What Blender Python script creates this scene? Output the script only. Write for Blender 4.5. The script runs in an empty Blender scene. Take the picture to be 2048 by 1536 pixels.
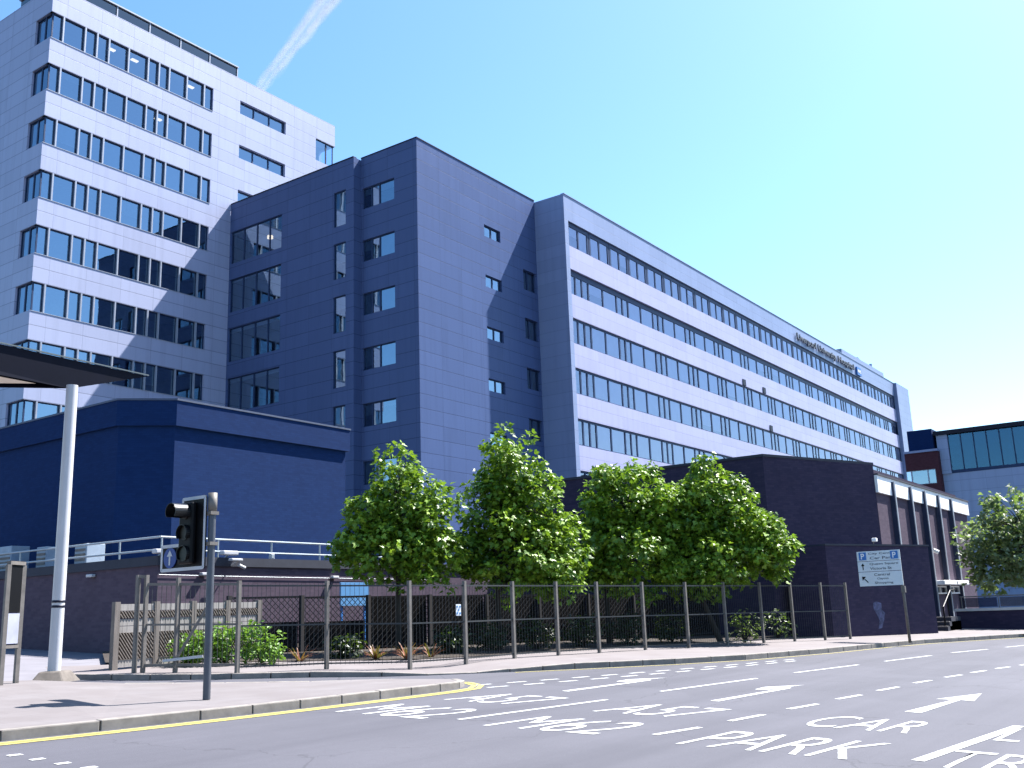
import bpy, bmesh, math, random
from mathutils import Vector, Matrix
random.seed(7)
S = bpy.context.scene
COL = S.collection
R = math.radians
V = Vector

# ------------------------------------------------------------------ surveyed camera
F_PX, EYE = 2016.334701, 1.65                      # focal length in px of the 2048 x 1536 frame, eye height
PITCH, ROLL, YAW = R(12.807), R(-2.016), R(35.178)
FW = V((math.cos(PITCH)*math.cos(YAW), math.cos(PITCH)*math.sin(YAW), math.sin(PITCH)))
_r0 = V((math.sin(YAW), -math.cos(YAW), 0)); _u0 = _r0.cross(FW)
RT = _r0*math.cos(ROLL) + _u0*math.sin(ROLL)
UP = -_r0*math.sin(ROLL) + _u0*math.cos(ROLL)
EYEP = V((0, 0, EYE))
SLOPE = 0.0388                                      # the street rises gently towards +Y

def gz(x, y): return SLOPE*y
def ray(px, py): return RT*((px-1024)/F_PX) - UP*((py-768)/F_PX) + FW
def onY(px, py, Y):
    d = ray(px, py); return EYEP + d*(Y/d.y)
def onX(px, py, X):
    d = ray(px, py); return EYEP + d*(X/d.x)
def onZ(px, py, z):
    d = ray(px, py); return EYEP + d*((z-EYE)/d.z)
def G(px, py, h=0.0):                               # survey point on the street plane raised by h
    d = ray(px, py); t = (h-EYE)/(d.z-SLOPE*d.y); return EYEP + d*t
def zat(x, y, py):                                  # height above (x, y) seen at row py
    lo, hi = -5.0, 120.0
    for _ in range(50):
        m = (lo+hi)/2; q = V((x, y, m))-EYEP
        if 768-F_PX*q.dot(UP)/q.dot(FW) > py: lo = m
        else: hi = m
    return lo

# ------------------------------------------------------------------ object helpers
def tag(o, label=None, cat=None, group=None, kind=None):
    if label: o['label'] = label
    if cat: o['category'] = cat
    if group: o['group'] = group
    if kind: o['kind'] = kind
    return o
def thing(name, label, cat, loc=(0, 0, 0), group=None, kind=None):
    o = bpy.data.objects.new(name, None); COL.objects.link(o); o.location = loc
    o.empty_display_size = 0.2
    return tag(o, label, cat, group, kind)

class MB:
    """collects faces and links them as one mesh object (world coordinates)"""
    def __init__(s): s.v = []; s.f = []; s.m = []; s.mi = 0
    def add(s, vs, fs):
        b = len(s.v); s.v += [tuple(p) for p in vs]
        for f in fs: s.f.append(tuple(b+i for i in f)); s.m.append(s.mi)
        return s
    def quad(s, a, b, c, d): return s.add((a, b, c, d), ((0, 1, 2, 3),))
    def box(s, x0, y0, z0, x1, y1, z1):
        if x0 > x1: x0, x1 = x1, x0
        if y0 > y1: y0, y1 = y1, y0
        if z0 > z1: z0, z1 = z1, z0
        return s.add([(x0,y0,z0),(x1,y0,z0),(x1,y1,z0),(x0,y1,z0),(x0,y0,z1),(x1,y0,z1),(x1,y1,z1),(x0,y1,z1)],
              [(0,3,2,1),(4,5,6,7),(0,1,5,4),(1,2,6,5),(2,3,7,6),(3,0,4,7)])
    def obox(s, o, ax, ay, az):                     # oriented box: corner + three edge vectors
        o, ax, ay, az = V(o), V(ax), V(ay), V(az)
        if ax.cross(ay).dot(az) < 0: ax, ay = ay, ax
        p = [o, o+ax, o+ax+ay, o+ay]; p += [q+az for q in p]
        return s.add(p, [(0,3,2,1),(4,5,6,7),(0,1,5,4),(1,2,6,5),(2,3,7,6),(3,0,4,7)])
    def bar(s, a, b, w, t, side=(0, 0, 1)):         # rectangular bar from a to b
        a, b = V(a), V(b); d = (b-a).normalized(); n = d.cross(V(side))
        if n.length < 1e-4: n = d.cross(V((1, 0, 0)))
        n.normalize(); m = n.cross(d)
        return s.obox(a-n*w/2-m*t/2, n*w, m*t, b-a)
    def tube(s, a, b, r0, r1=None, n=10, caps=True):
        a, b = V(a), V(b); r1 = r0 if r1 is None else r1
        d = (b-a).normalized(); x = d.orthogonal().normalized(); y = d.cross(x)
        vs = []
        for p, r in ((a, r0), (b, r1)):
            for i in range(n):
                t = 2*math.pi*i/n; vs.append(p+x*(r*math.cos(t))+y*(r*math.sin(t)))
        fs = [(i, (i+1) % n, n+(i+1) % n, n+i) for i in range(n)]
        if caps: fs += [tuple(range(n-1, -1, -1)), tuple(range(n, 2*n))]
        return s.add(vs, fs)
    def path(s, pts, r, n=8):
        for a, b in zip(pts, pts[1:]): s.tube(a, b, r, n=n)
        return s
    def prism(s, poly, z0, z1):                     # poly: CCW xy points, z0/z1 numbers or functions of (x, y)
        k = len(poly); a = (lambda x, y: z0) if not callable(z0) else z0; b = (lambda x, y: z1) if not callable(z1) else z1
        vs = [(x, y, a(x, y)) for x, y in poly]+[(x, y, b(x, y)) for x, y in poly]
        fs = [(i, (i+1) % k, k+(i+1) % k, k+i) for i in range(k)]+[tuple(range(k-1, -1, -1)), tuple(range(k, 2*k))]
        return s.add(vs, fs)
    def wall(s, p0, p1, z0, z1, holes=(), depth=0.15):
        """vertical sheet from p0 to p1 with rectangular openings (u0, u1, za, zb) and reveals; outside is on the right of p0->p1"""
        p0 = V((p0[0], p0[1], 0)); p1 = V((p1[0], p1[1], 0)); L = (p1-p0).length; d = (p1-p0)/L
        inn = V((-d.y, d.x, 0))*depth
        hs = [(max(0, a), min(L, b), max(z0, c), min(z1, e)) for a, b, c, e in holes]
        us = sorted({0.0, L} | {h[0] for h in hs} | {h[1] for h in hs}); zs = sorted({z0, z1} | {h[2] for h in hs} | {h[3] for h in hs})
        P = lambda u, z: p0+d*u+V((0, 0, z))
        for za, zb in zip(zs, zs[1:]):
            run = None
            for ua, ub in list(zip(us, us[1:]))+[(None, None)]:
                solid = ua is not None and not any(h[0] <= (ua+ub)/2 <= h[1] and h[2] <= (za+zb)/2 <= h[3] for h in hs)
                if solid: run = [ua, ub] if run is None else [run[0], ub]
                elif run is not None:
                    s.quad(P(run[0], za), P(run[1], za), P(run[1], zb), P(run[0], zb)); run = None
        for a, b, c, e in hs:
            q = [P(a, c), P(b, c), P(b, e), P(a, e)]; r = [x+inn for x in q]
            s.quad(q[0], q[1], r[1], r[0]); s.quad(q[3], r[3], r[2], q[2])
            if a > 1e-4: s.quad(q[0], r[0], r[3], q[3])
            if b < L-1e-4: s.quad(q[1], q[2], r[2], r[1])
        return s
    def build(s, name, mat, parent=None, smooth=False, bevel=0):
        me = bpy.data.meshes.new(name); me.from_pydata(s.v, [], s.f)
        mats = mat if isinstance(mat, (list, tuple)) else [mat]
        for m in mats: me.materials.append(m)
        if len(mats) > 1: me.polygons.foreach_set('material_index', s.m)
        if smooth: me.polygons.foreach_set('use_smooth', [True]*len(me.polygons))
        me.update()
        o = bpy.data.objects.new(name, me); COL.objects.link(o)
        if parent is not None: put(o, parent)
        if bevel:
            b = o.modifiers.new('bevel', 'BEVEL'); b.width = bevel; b.segments = 2; b.limit_method = 'ANGLE'
        return o
def put(o, parent):
    """parent o to a thing or part whose chain of locations is pure translation"""
    off = V((0, 0, 0)); p = parent
    while p is not None: off += V(p.location); p = p.parent
    o.parent = parent
    o.location = V(o.location)-off
    return o
def copy_tree(o, parent=None):
    c = o.copy(); COL.objects.link(c)
    if parent is not None: c.parent = parent
    for ch in list(o.children): copy_tree(ch, c)
    return c

# ------------------------------------------------------------------ materials
class NT:
    def __init__(s, name):
        m = bpy.data.materials.new(name); m.use_nodes = True; s.m = m; s.t = m.node_tree; s.n = s.t.nodes
        s.b = s.n['Principled BSDF']; s.out = s.n['Material Output']
    def node(s, t, **kw):
        n = s.n.new(t)
        for k, v in kw.items(): setattr(n, k, v)
        return n
    def link(s, a, b): s.t.links.new(a, b)
    def math(s, op, a, b=None, c=None):
        n = s.node('ShaderNodeMath', operation=op)
        for i, x in enumerate((a, b, c)):
            if x is None: continue
            if isinstance(x, (int, float)): n.inputs[i].default_value = x
            else: s.link(x, n.inputs[i])
        return n.outputs[0]
    def vmath(s, op, a, b):
        n = s.node('ShaderNodeVectorMath', operation=op)
        for i, x in enumerate((a, b)):
            if isinstance(x, (tuple, list)): n.inputs[i].default_value = x
            else: s.link(x, n.inputs[i])
        return n
    def uz(s):
        g = s.node('ShaderNodeNewGeometry')
        t = s.vmath('CROSS_PRODUCT', g.outputs['True Normal'], (0, 0, 1)).outputs[0]
        u = s.vmath('DOT_PRODUCT', t, g.outputs['Position']).outputs['Value']
        sp = s.node('ShaderNodeSeparateXYZ'); s.link(g.outputs['Position'], sp.inputs[0])
        return u, sp.outputs[2], g.outputs['Position']
    def noise(s, scale, detail=4, vec=None, rough=.6):
        n = s.node('ShaderNodeTexNoise'); n.inputs['Scale'].default_value = scale; n.inputs['Detail'].default_value = detail
        n.inputs['Roughness'].default_value = rough
        if vec is None: vec = s.node('ShaderNodeNewGeometry').outputs['Position']
        s.link(vec, n.inputs['Vector']); return n.outputs['Fac']
    def ramp(s, fac, stops):
        n = s.node('ShaderNodeValToRGB'); e = n.color_ramp.elements
        while len(e) < len(stops): e.new(0.5)
        for i, (p, c) in enumerate(stops): e[i].position = p; e[i].color = (*c, 1) if len(c) == 3 else c
        s.link(fac, n.inputs[0]); return n.outputs[0]
    def mix(s, fac, a, b, blend='MIX'):
        n = s.node('ShaderNodeMix', data_type='RGBA', blend_type=blend)
        for i, x in ((0, fac), (6, a), (7, b)):
            if isinstance(x, (int, float)): n.inputs[i].default_value = x
            elif isinstance(x, tuple): n.inputs[i].default_value = (*x, 1)
            else: s.link(x, n.inputs[i])
        return n.outputs[2]
    def bump(s, h, strength=.3, dist=.02):
        n = s.node('ShaderNodeBump'); n.inputs['Strength'].default_value = strength; n.inputs['Distance'].default_value = dist
        s.link(h, n.inputs['Height']); s.link(n.outputs[0], s.b.inputs['Normal'])
    def fin(s, col, rough=.6, metal=0, spec=.5):
        if isinstance(col, tuple): s.b.inputs['Base Color'].default_value = (*col, 1)
        else: s.link(col, s.b.inputs['Base Color'])
        if isinstance(rough, (int, float)): s.b.inputs['Roughness'].default_value = rough
        else: s.link(rough, s.b.inputs['Roughness'])
        s.b.inputs['Metallic'].default_value = metal; s.b.inputs['Specular IOR Level'].default_value = spec
        return s.m

def plain(name, c, rough=.6, metal=0, var=.12, scale=3, spec=.35):
    c = tuple(x*.55 for x in c); t = NT(name); n = t.noise(scale)
    lo = tuple(x*(1-var) for x in c); hi = tuple(min(1, x*(1+var)) for x in c)
    return t.fin(t.ramp(n, [(.3, lo), (.7, hi)]), rough, metal, spec)

def cladding(name, c, zp, zo, up, uo, line=.45, rough=.42, metal=0.0, var=.05, lw=.035, spec=.3):
    """rain-screen panels: joints every zp up and every up along, slight tone change panel to panel"""
    t = NT(name); u, z, pos = t.uz()
    a = t.math('DIVIDE', t.math('SUBTRACT', z, zo), zp); b = t.math('DIVIDE', t.math('SUBTRACT', u, uo), up)
    fa = t.math('FRACT', a); fb = t.math('FRACT', b)
    la = t.math('LESS_THAN', fa, lw/zp); lb = t.math('LESS_THAN', fb, lw*.55/up)
    ln = t.math('MAXIMUM', la, t.math('MULTIPLY', lb, .75))
    cv = t.node('ShaderNodeCombineXYZ'); t.link(t.math('FLOOR', a), cv.inputs[0]); t.link(t.math('FLOOR', b), cv.inputs[1])
    wn = t.node('ShaderNodeTexWhiteNoise'); t.link(cv.outputs[0], wn.inputs['Vector'])
    base = t.ramp(wn.outputs['Value'], [(0, tuple(x*(1-var) for x in c)), (1, tuple(x*(1+var) for x in c))])
    n = t.noise(.35, 5); base = t.mix(t.math('MULTIPLY', n, .18), base, tuple(x*.8 for x in c))
    sv = t.node('ShaderNodeCombineXYZ'); t.link(t.math('MULTIPLY', u, 2.2), sv.inputs[0]); t.link(t.math('MULTIPLY', z, .12), sv.inputs[1])
    st = t.noise(1.0, 5, sv.outputs[0], .65); base = t.mix(t.ramp(st, [(.48, (0, 0, 0)), (.72, (.30,)*3)]), base, tuple(x*.62 for x in c))
    col = t.mix(t.math('MULTIPLY', ln, 1-line), base, tuple(x*.25 for x in c))
    t.bump(t.math('SUBTRACT', 1.0, ln), .5, .01)
    return t.fin(col, rough, metal, spec)

def brickmat(name, c1, c2, mortar, bw=.225, bh=.075, stain=.25):
    t = NT(name); u, z, pos = t.uz()
    cv = t.node('ShaderNodeCombineXYZ'); t.link(u, cv.inputs[0]); t.link(z, cv.inputs[1])
    b = t.node('ShaderNodeTexBrick'); t.link(cv.outputs[0], b.inputs['Vector'])
    b.inputs['Scale'].default_value = 1; b.inputs['Brick Width'].default_value = bw; b.inputs['Row Height'].default_value = bh
    b.inputs['Mortar Size'].default_value = .006; b.inputs['Color1'].default_value = (*c1, 1); b.inputs['Color2'].default_value = (*c2, 1)
    b.inputs['Mortar'].default_value = (*mortar, 1); b.inputs['Bias'].default_value = -.1
    n = t.noise(.7, 6); n2 = t.noise(5, 3)
    col = t.mix(t.ramp(n, [(.35, (stain,)*3), (.7, (0, 0, 0))]), b.outputs['Color'], tuple(x*.45 for x in c1))
    col = t.mix(t.math('MULTIPLY', n2, .25), col, tuple(min(1, x*1.5) for x in c2))
    t.bump(b.outputs['Fac'], -.4, .008)
    return t.fin(col, .85, 0, .1)

def glassmat(name, tint=(.5, .6, .7), ior=1.75, rough=.015, refl=(1, 1, 1)):
    t = NT(name); t.n.remove(t.b)
    fr = t.node('ShaderNodeFresnel'); fr.inputs['IOR'].default_value = ior
    tr = t.node('ShaderNodeBsdfTransparent'); tr.inputs['Color'].default_value = (*tint, 1)
    gl = t.node('ShaderNodeBsdfGlossy'); gl.inputs['Roughness'].default_value = rough; gl.inputs['Color'].default_value = (*refl, 1)
    n = t.noise(.6, 2); bp = t.node('ShaderNodeBump'); bp.inputs['Strength'].default_value = .03; bp.inputs['Distance'].default_value = .1
    t.link(n, bp.inputs['Height']); t.link(bp.outputs[0], gl.inputs['Normal'])
    mx = t.node('ShaderNodeMixShader'); t.link(fr.outputs[0], mx.inputs[0]); t.link(tr.outputs[0], mx.inputs[1]); t.link(gl.outputs[0], mx.inputs[2])
    t.link(mx.outputs[0], t.out.inputs['Surface']); return t.m

def lampmat(name, c, e):
    t = NT(name); t.fin(c, .5); t.b.inputs['Emission Color'].default_value = (*c, 1); t.b.inputs['Emission Strength'].default_value = e
    return t.m

def asphalt():
    t = NT('asphalt'); n1 = t.noise(90, 3); n2 = t.noise(.45, 5); n3 = t.noise(6, 4)
    base = t.ramp(n2, [(.3, (.060, .059, .074)), (.7, (.080, .078, .096))])
    base = t.mix(.35, base, t.ramp(n1, [(.3, (.03, .03, .036)), (.75, (.11, .11, .125))]))
    base = t.mix(t.math('MULTIPLY', n3, .22), base, (.038, .038, .046))
    mp = t.node('ShaderNodeMapping'); mp.inputs['Rotation'].default_value = (0, 0, R(5)); mp.inputs['Scale'].default_value = (.05, 1.1, 1)
    t.link(t.node('ShaderNodeNewGeometry').outputs['Position'], mp.inputs['Vector'])
    tk = t.noise(1.0, 4, mp.outputs[0]); base = t.mix(t.ramp(tk, [(.42, (0, 0, 0)), (.68, (.42,)*3)]), base, (.034, .034, .044))
    n5 = t.noise(.16, 2); base = t.mix(t.ramp(n5, [(.54, (0, 0, 0)), (.56, (.22,)*3)]), base, (.085, .084, .10))
    v = t.node('ShaderNodeTexVoronoi', feature='DISTANCE_TO_EDGE'); v.inputs['Scale'].default_value = .22
    nn = t.noise(1.2, 4); ps = t.node('ShaderNodeNewGeometry').outputs['Position']
    off = t.node('ShaderNodeVectorMath', operation='ADD'); t.link(ps, off.inputs[0])
    cx = t.node('ShaderNodeCombineXYZ'); t.link(nn, cx.inputs[0]); t.link(nn, cx.inputs[1]); t.link(cx.outputs[0], off.inputs[1])
    t.link(off.outputs[0], v.inputs['Vector'])
    crack = t.math('LESS_THAN', v.outputs['Distance'], 0.0025)
    base = t.mix(t.math('MULTIPLY', crack, .35), base, (.022, .022, .027))
    t.bump(n1, .35, .006)
    return t.fin(base, .85, 0, .3)

def paving(name, c, sx=.6, sy=.45, joint=.6):
    t = NT(name); g = t.node('ShaderNodeNewGeometry'); mp = t.node('ShaderNodeMapping'); mp.inputs['Rotation'].default_value = (0, 0, R(-4))
    t.link(g.outputs['Position'], mp.inputs['Vector'])
    b = t.node('ShaderNodeTexBrick'); t.link(mp.outputs[0], b.inputs['Vector']); b.inputs['Scale'].default_value = 1
    b.inputs['Brick Width'].default_value = sx; b.inputs['Row Height'].default_value = sy; b.inputs['Mortar Size'].default_value = .006
    b.inputs['Color1'].default_value = (*c, 1); b.inputs['Color2'].default_value = (*[x*.9 for x in c], 1); b.inputs['Mortar'].default_value = (*[x*joint for x in c], 1)
    n = t.noise(1.1, 6); n2 = t.noise(60, 2)
    col = t.mix(t.ramp(n, [(.35, (.6,)*3), (.65, (0, 0, 0))]), b.outputs['Color'], (c[0]*.70, c[1]*.66, c[2]*.64))
    col = t.mix(t.math('MULTIPLY', n2, .3), col, tuple(x*.75 for x in c))
    t.bump(n2, .2, .004)
    return t.fin(col, .85, 0, .3)

def paint(name, c, wear=.55):
    t = NT(name); n = t.noise(14, 6, rough=.7); n2 = t.noise(1.5, 3)
    f = t.ramp(t.math('ADD', t.math('MULTIPLY', n, .7), t.math('MULTIPLY', n2, .3)), [(.38, (wear,)*3), (.52, (0, 0, 0))])
    return t.fin(t.mix(f, c, tuple(x*.45 for x in c)), .7, 0, .3)

def leafmat(name, c, c2, trans=.35):
    t = NT(name); at = t.node('ShaderNodeAttribute'); at.attribute_name = 'tone'
    col = t.mix(at.outputs['Fac'], c, c2)
    t.fin(col, .45, 0, .4)
    tl = t.node('ShaderNodeBsdfTranslucent'); t.link(t.mix(.5, col, (.16, .27, .012)), tl.inputs['Color'])
    mx = t.node('ShaderNodeMixShader'); mx.inputs[0].default_value = trans
    t.link(t.b.outputs[0], mx.inputs[1]); t.link(tl.outputs[0], mx.inputs[2]); t.link(mx.outputs[0], t.out.inputs['Surface']); return t.m

def timbermat(name, c):
    c = tuple(x*.5 for x in c); t = NT(name); g = t.node('ShaderNodeNewGeometry'); mp = t.node('ShaderNodeMapping'); mp.inputs['Scale'].default_value = (9, 9, .8)
    t.link(g.outputs['Position'], mp.inputs['Vector']); n = t.noise(2.2, 5, mp.outputs[0]); n2 = t.noise(1.2, 3)
    col = t.ramp(n, [(.3, tuple(x*.6 for x in c)), (.7, tuple(min(1, x*1.2) for x in c))])
    return t.fin(t.mix(t.math('MULTIPLY', n2, .4), col, tuple(x*.6 for x in c)), .85, 0, .2)

FL, TOP0 = 3.66, 11.28                               # storey height and head of the lowest ribbon in view
M = dict(
    silver=cladding('silver_cladding', (.305, .335, .47), .915, TOP0, 2.46, .2, lw=.045),
    wingpanel=cladding('pale_spandrel_panel', (.335, .335, .49), .93, 13.19, 3.06, .6, line=.65),
    frame=cladding('grey_frame_panel', (.20, .245, .38), .93, TOP0, 3.06, .3, line=.7),
    slate=cladding('slate_cladding', (.066, .098, .205), .915, .36, 2.2, .1, line=.35, spec=.08),
    asphalt=asphalt(),
    bounce_sheet=plain('dark_bounce_sheet', (.035, .035, .04), .9, 0, .2, .5),  # dark surface of the added sheet that cuts ground bounce
    drive=plain('pale_tarmac', (.26, .25, .28), .9, 0, .12, 1.3),
    paving=paving('paving_slabs', (.155, .141, .143)),
    footway=paving('footway_paving', (.165, .148, .15), .9, .6, .75),
    kerb=plain('kerb_stone', (.32, .29, .265), .85, 0, .25, 4),
    tactile=paving('buff_tactile', (.36, .30, .285), .4, .4, .8),
    white=paint('white_road_paint', (.42, .43, .43)),
    yellow=paint('yellow_road_paint', (.32, .27, .085)),
    brick=brickmat('dark_purple_brick', (.026, .022, .046), (.044, .034, .060), (.026, .024, .044)),
    podium=brickmat('brown_brick', (.062, .046, .066), (.088, .066, .088), (.07, .058, .08)),
    navy=brickmat('navy_brick', (.004, .017, .066), (.006, .023, .083), (.004, .016, .06), stain=.12),
    coping=plain('dark_coping', (.05, .055, .08), .8),
    pale=plain('pale_fascia', (1.35, 1.33, 1.31), .6, 0, .06),
    rail=plain('galvanised_rail', (.55, .62, .66), .4, .2, .08),
    galv=plain('galvanised_post', (.25, .225, .205), .6, .2, .2, 6),
    wire=plain('fence_wire', (.07, .075, .08), .6, .2),
    black=plain('black_plastic', (.006, .006, .008), .5, 0, .2, spec=.15),
    darkmetal=plain('dark_metal', (.013, .017, .04), .5, 0, spec=.2),
    whitepaint=plain('white_paint', (.74, .74, .78), .4, 0, .05),
    bluesign=plain('blue_sign', (.16, .42, .80), .45, 0, .05),
    arrowblue=plain('arrow_blue', (.02, .07, .35), .4, 0, .05),
    signgrey=plain('sign_face', (1.0, 1.1, 1.15), .5, 0, .06),
    signblue=plain('parking_blue', (.06, .26, .72), .5, 0, .05),
    letter=plain('dark_letter', (.12, .14, .18), .6),
    timber=timbermat('weathered_timber', (.36, .315, .285)),
    lath=timbermat('pale_lath', (.52, .49, .47)),
    soil=plain('soil', (.05, .038, .03), .95, 0, .5, 5),
    fin=plain('shade_dark_fin', (.035, .05, .11), .6), finlit=plain('sunlit_fin_edge', (.42, .46, .52), .5), darklath=timbermat('dark_lath', (.06, .056, .06)),  # fin colours carry light: dark for shaded sides, pale for the sunlit edge
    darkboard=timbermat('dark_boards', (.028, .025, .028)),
    bark=timbermat('bark', (.075, .062, .05)),
    leaf=leafmat('maple_leaf', (.034, .095, .006), (.22, .35, .028), .30),
    leaf2=leafmat('shrub_leaf', (.055, .14, .015), (.15, .28, .04)),
    leafdull=leafmat('dull_leaf', (.025, .05, .015), (.08, .105, .045)),
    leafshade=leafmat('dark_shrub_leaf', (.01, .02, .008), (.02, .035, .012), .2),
    leafright=leafmat('grey_green_leaf', (.06, .10, .03), (.23, .27, .15), .45),
    bronze=leafmat('bronze_leaf', (.10, .03, .012), (.26, .10, .05), .2),
    glass=glassmat('window_glass', (.5, .62, .78), 3.8, refl=(.62, .82, 1)),
    tinted=glassmat('tinted_screen_glass', (.38, .43, .48), 1.5),
    clear=glassmat('clear_glass', (.8, .85, .85), 1.5),
    wingglass=glassmat('wing_window_glass', (.84, .86, .99), 3.0, refl=(.74, .80, 1)),
    curtain=glassmat('teal_curtain_glass', (.22, .48, .64), 2.3, .05, refl=(.24, .45, .62)),
    wframe=plain('window_frame', (.035, .07, .17), .5, 0, spec=.2),
    mull=plain('silver_mullion', (.50, .55, .66), .4, .2, .05),
    blind=plain('white_blind', (1.25, 1.28, 1.4), .8, 0, .06, 1),
    curt=plain('grey_curtain', (.7, .8, .85), .9, 0, .2, 3),
    room=plain('room_lining', (.45, .47, .5), .9),
    roof=plain('roof_felt', (.10, .10, .11), .9),
    concrete=plain('concrete', (.34, .31, .29), .9, 0, .2),
    soffit=plain('beige_soffit', (1.3, 1.15, .95), .7, 0, .05),
    tile=cladding('pale_blue_tile', (.26, .32, .46), .95, .3, 2.1, .2, line=.6),
    lampon=lampmat('ceiling_lamp_glow', (1, .72, .42), .7),
    cloud=None)

# ------------------------------------------------------------------ road, pavements and markings
def sheet(name, pts, h, mat, parent=None, kind=None):
    """flat polygon on the street plane, h metres up; triangulated so large and concave outlines are safe"""
    bm = bmesh.new(); vs = [bm.verts.new((p[0], p[1], gz(p[0], p[1])+h)) for p in pts]
    f = bm.faces.new(vs); bmesh.ops.triangulate(bm, faces=[f]); bmesh.ops.recalc_face_normals(bm, faces=bm.faces)
    for f in bm.faces:
        if f.normal.z < 0: f.normal_flip()
    me = bpy.data.meshes.new(name); bm.to_mesh(me); bm.free(); me.materials.append(mat)
    o = bpy.data.objects.new(name, me); COL.objects.link(o)
    if kind: o['kind'] = kind
    if parent is not None: put(o, parent)
    return o

road = sheet('road', [(-300, -300), (700, -300), (700, 700), (-300, 700)], 0, M['asphalt'], kind='structure')

def strip(mb, pts, w, h):
    """painted line of width w along ground points"""
    L, Rr = [], []
    for i, p in enumerate(pts):
        a = V(pts[max(0, i-1)][:2]); b = V(pts[min(len(pts)-1, i+1)][:2]); d = (b-a).normalized(); n = V((-d.y, d.x))*w/2
        p = V(p[:2]); L.append(p+n); Rr.append(p-n)
    for i in range(len(pts)-1):
        q = [Rr[i], Rr[i+1], L[i+1], L[i]]
        mb.quad(*[(x.x, x.y, gz(x.x, x.y)+h) for x in q])
MARK = .005
mb = MB()
for a, b in (((10.69, 8.56), (13.83, 8.19)), ((15.42, 8.10), (18.63, 7.75)), ((20.25, 7.63), (23.12, 7.24)), ((24.54, 7.07), (27.26, 6.70)),
             ((28.7, 6.54), (30.84, 6.08)), ((32.18, 5.87), (34.6, 5.35)), ((36, 5.0), (38.5, 4.4))): strip(mb, (a, b), .085, MARK)
mb.build('lane_line', M['white'], road)
mb = MB()
for a, b in (((10.87, 5.83), (11.75, 5.67)), ((12.51, 5.62), (13.39, 5.52)), ((14.19, 5.48), (15.03, 5.36)), ((15.85, 5.34), (16.67, 5.23)),
             ((17.51, 5.21), (18.35, 5.11)), ((19.25, 5.08), (19.99, 4.97)), ((20.81, 4.91), (21.54, 4.78)), ((22.2, 4.73), (22.95, 4.62)), ((23.58, 4.54), (24.27, 4.40)),
             ((24.9, 4.3), (25.7, 4.15)), ((26.5, 4.0), (27.3, 3.85)), ((28.1, 3.7), (28.9, 3.5)), ((29.7, 3.3), (30.5, 3.1))): strip(mb, (a, b), .09, MARK)
mb.build('lane_line', M['white'], road)
mb = MB(); strip(mb, ((10.72, 2.88), (14.05, 2.53)), .13, MARK); mb.build('lane_line', M['white'], road)
mb = MB()
for (x0, y0, x1, y1, n) in ((14.5, 11.32, 24.4, 8.98, 13), (14.35, 10.86, 23.9, 8.76, 12)):
    for i in range(n):
        t0 = i/n; t1 = t0+.56/n; bow = lambda t: .28*4*t*(1-t)*.5
        strip(mb, ((x0+(x1-x0)*t0, y0+(y1-y0)*t0-bow(t0)), (x0+(x1-x0)*t1, y0+(y1-y0)*t1-bow(t1))), .085, MARK)
mb.build('give_way_line', M['white'], road)
mb = MB()
for p in ((5.85, 10.53), (5.84, 10.09), (5.85, 9.65), (5.86, 9.22), (5.88, 8.8)): strip(mb, ((p[0]-.05, p[1]), (p[0]+.09, p[1]-.02)), .1, MARK)
mb.build('give_way_line', M['white'], road)
KERB = [(-12, 14.2), (-2, 12.9), (3, 12.1), (6.29, 11.61), (7.43, 11.46), (8.78, 11.33), (10.41, 11.22), (11.99, 11.15), (13.41, 11.12), (14.0, 11.18), (14.42, 11.4), (14.68, 11.75)]
mb = MB()
for off in (.17, .30):
    pts = [(x, y-off) for x, y in KERB[:9]]+[(14.02+off*.3, 11.18-off), (14.42+off*.75, 11.4-off*.65), (14.68+off*.95, 11.78-off*.2), (14.6+off, 12.15)]
    strip(mb, pts, .1, MARK)
mb.build('yellow_line', M['yellow'], road)
FARK = [(16.65, 12.83), (17.3, 12.5), (18.71, 11.82), (21.17, 10.72), (23.31, 9.95), (27.0, 9.2), (30.5, 8.75), (33.09, 8.27), (38.8, 6.6), (48, 3.2), (70, -8)]
mb = MB(); strip(mb, [(x-.06, y-.17) for x, y in FARK[1:]], .07, MARK); mb.build('yellow_line', M['yellow'], road)

def arrow(mb, O, up, right, head):
    for poly in head:
        pts = [V(O)+V(up)*v+V(right)*u for u, v in poly]
        mb.add([(p.x, p.y, gz(p.x, p.y)+MARK) for p in pts], [tuple(range(len(pts)))])
for O, lead in (((14.57, 9.42), 1), ((14.56, 6.76), 1), ((14.76, 3.96), 0)):
    mb = MB(); up = V((1, -.07)); rt = V((-.05, -1))
    if lead: head = [[(-.07, 0), (.07, 0), (.045, 2.45), (-.045, 2.45)], [(.045, 2.45), (.03, 2.62), (-.10, 2.75), (-.045, 2.45)],
                     [(-.045, 2.3), (-.10, 2.75), (-.34, 2.02), (-.27, 1.98)], [(-.34, 2.02), (-.10, 2.75), (-.02, 3.25), (-.40, 2.5)]]
    else: head = [[(-.11, 0), (.11, 0), (.045, 2.0), (-.045, 2.0)], [(-.29, 1.92), (-.045, 2.0), (.045, 2.0), (.25, 1.95), (.02, 3.2)]]
    arrow(mb, O, up, rt, head); mb.build('road_arrow', M['white'], road)

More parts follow.
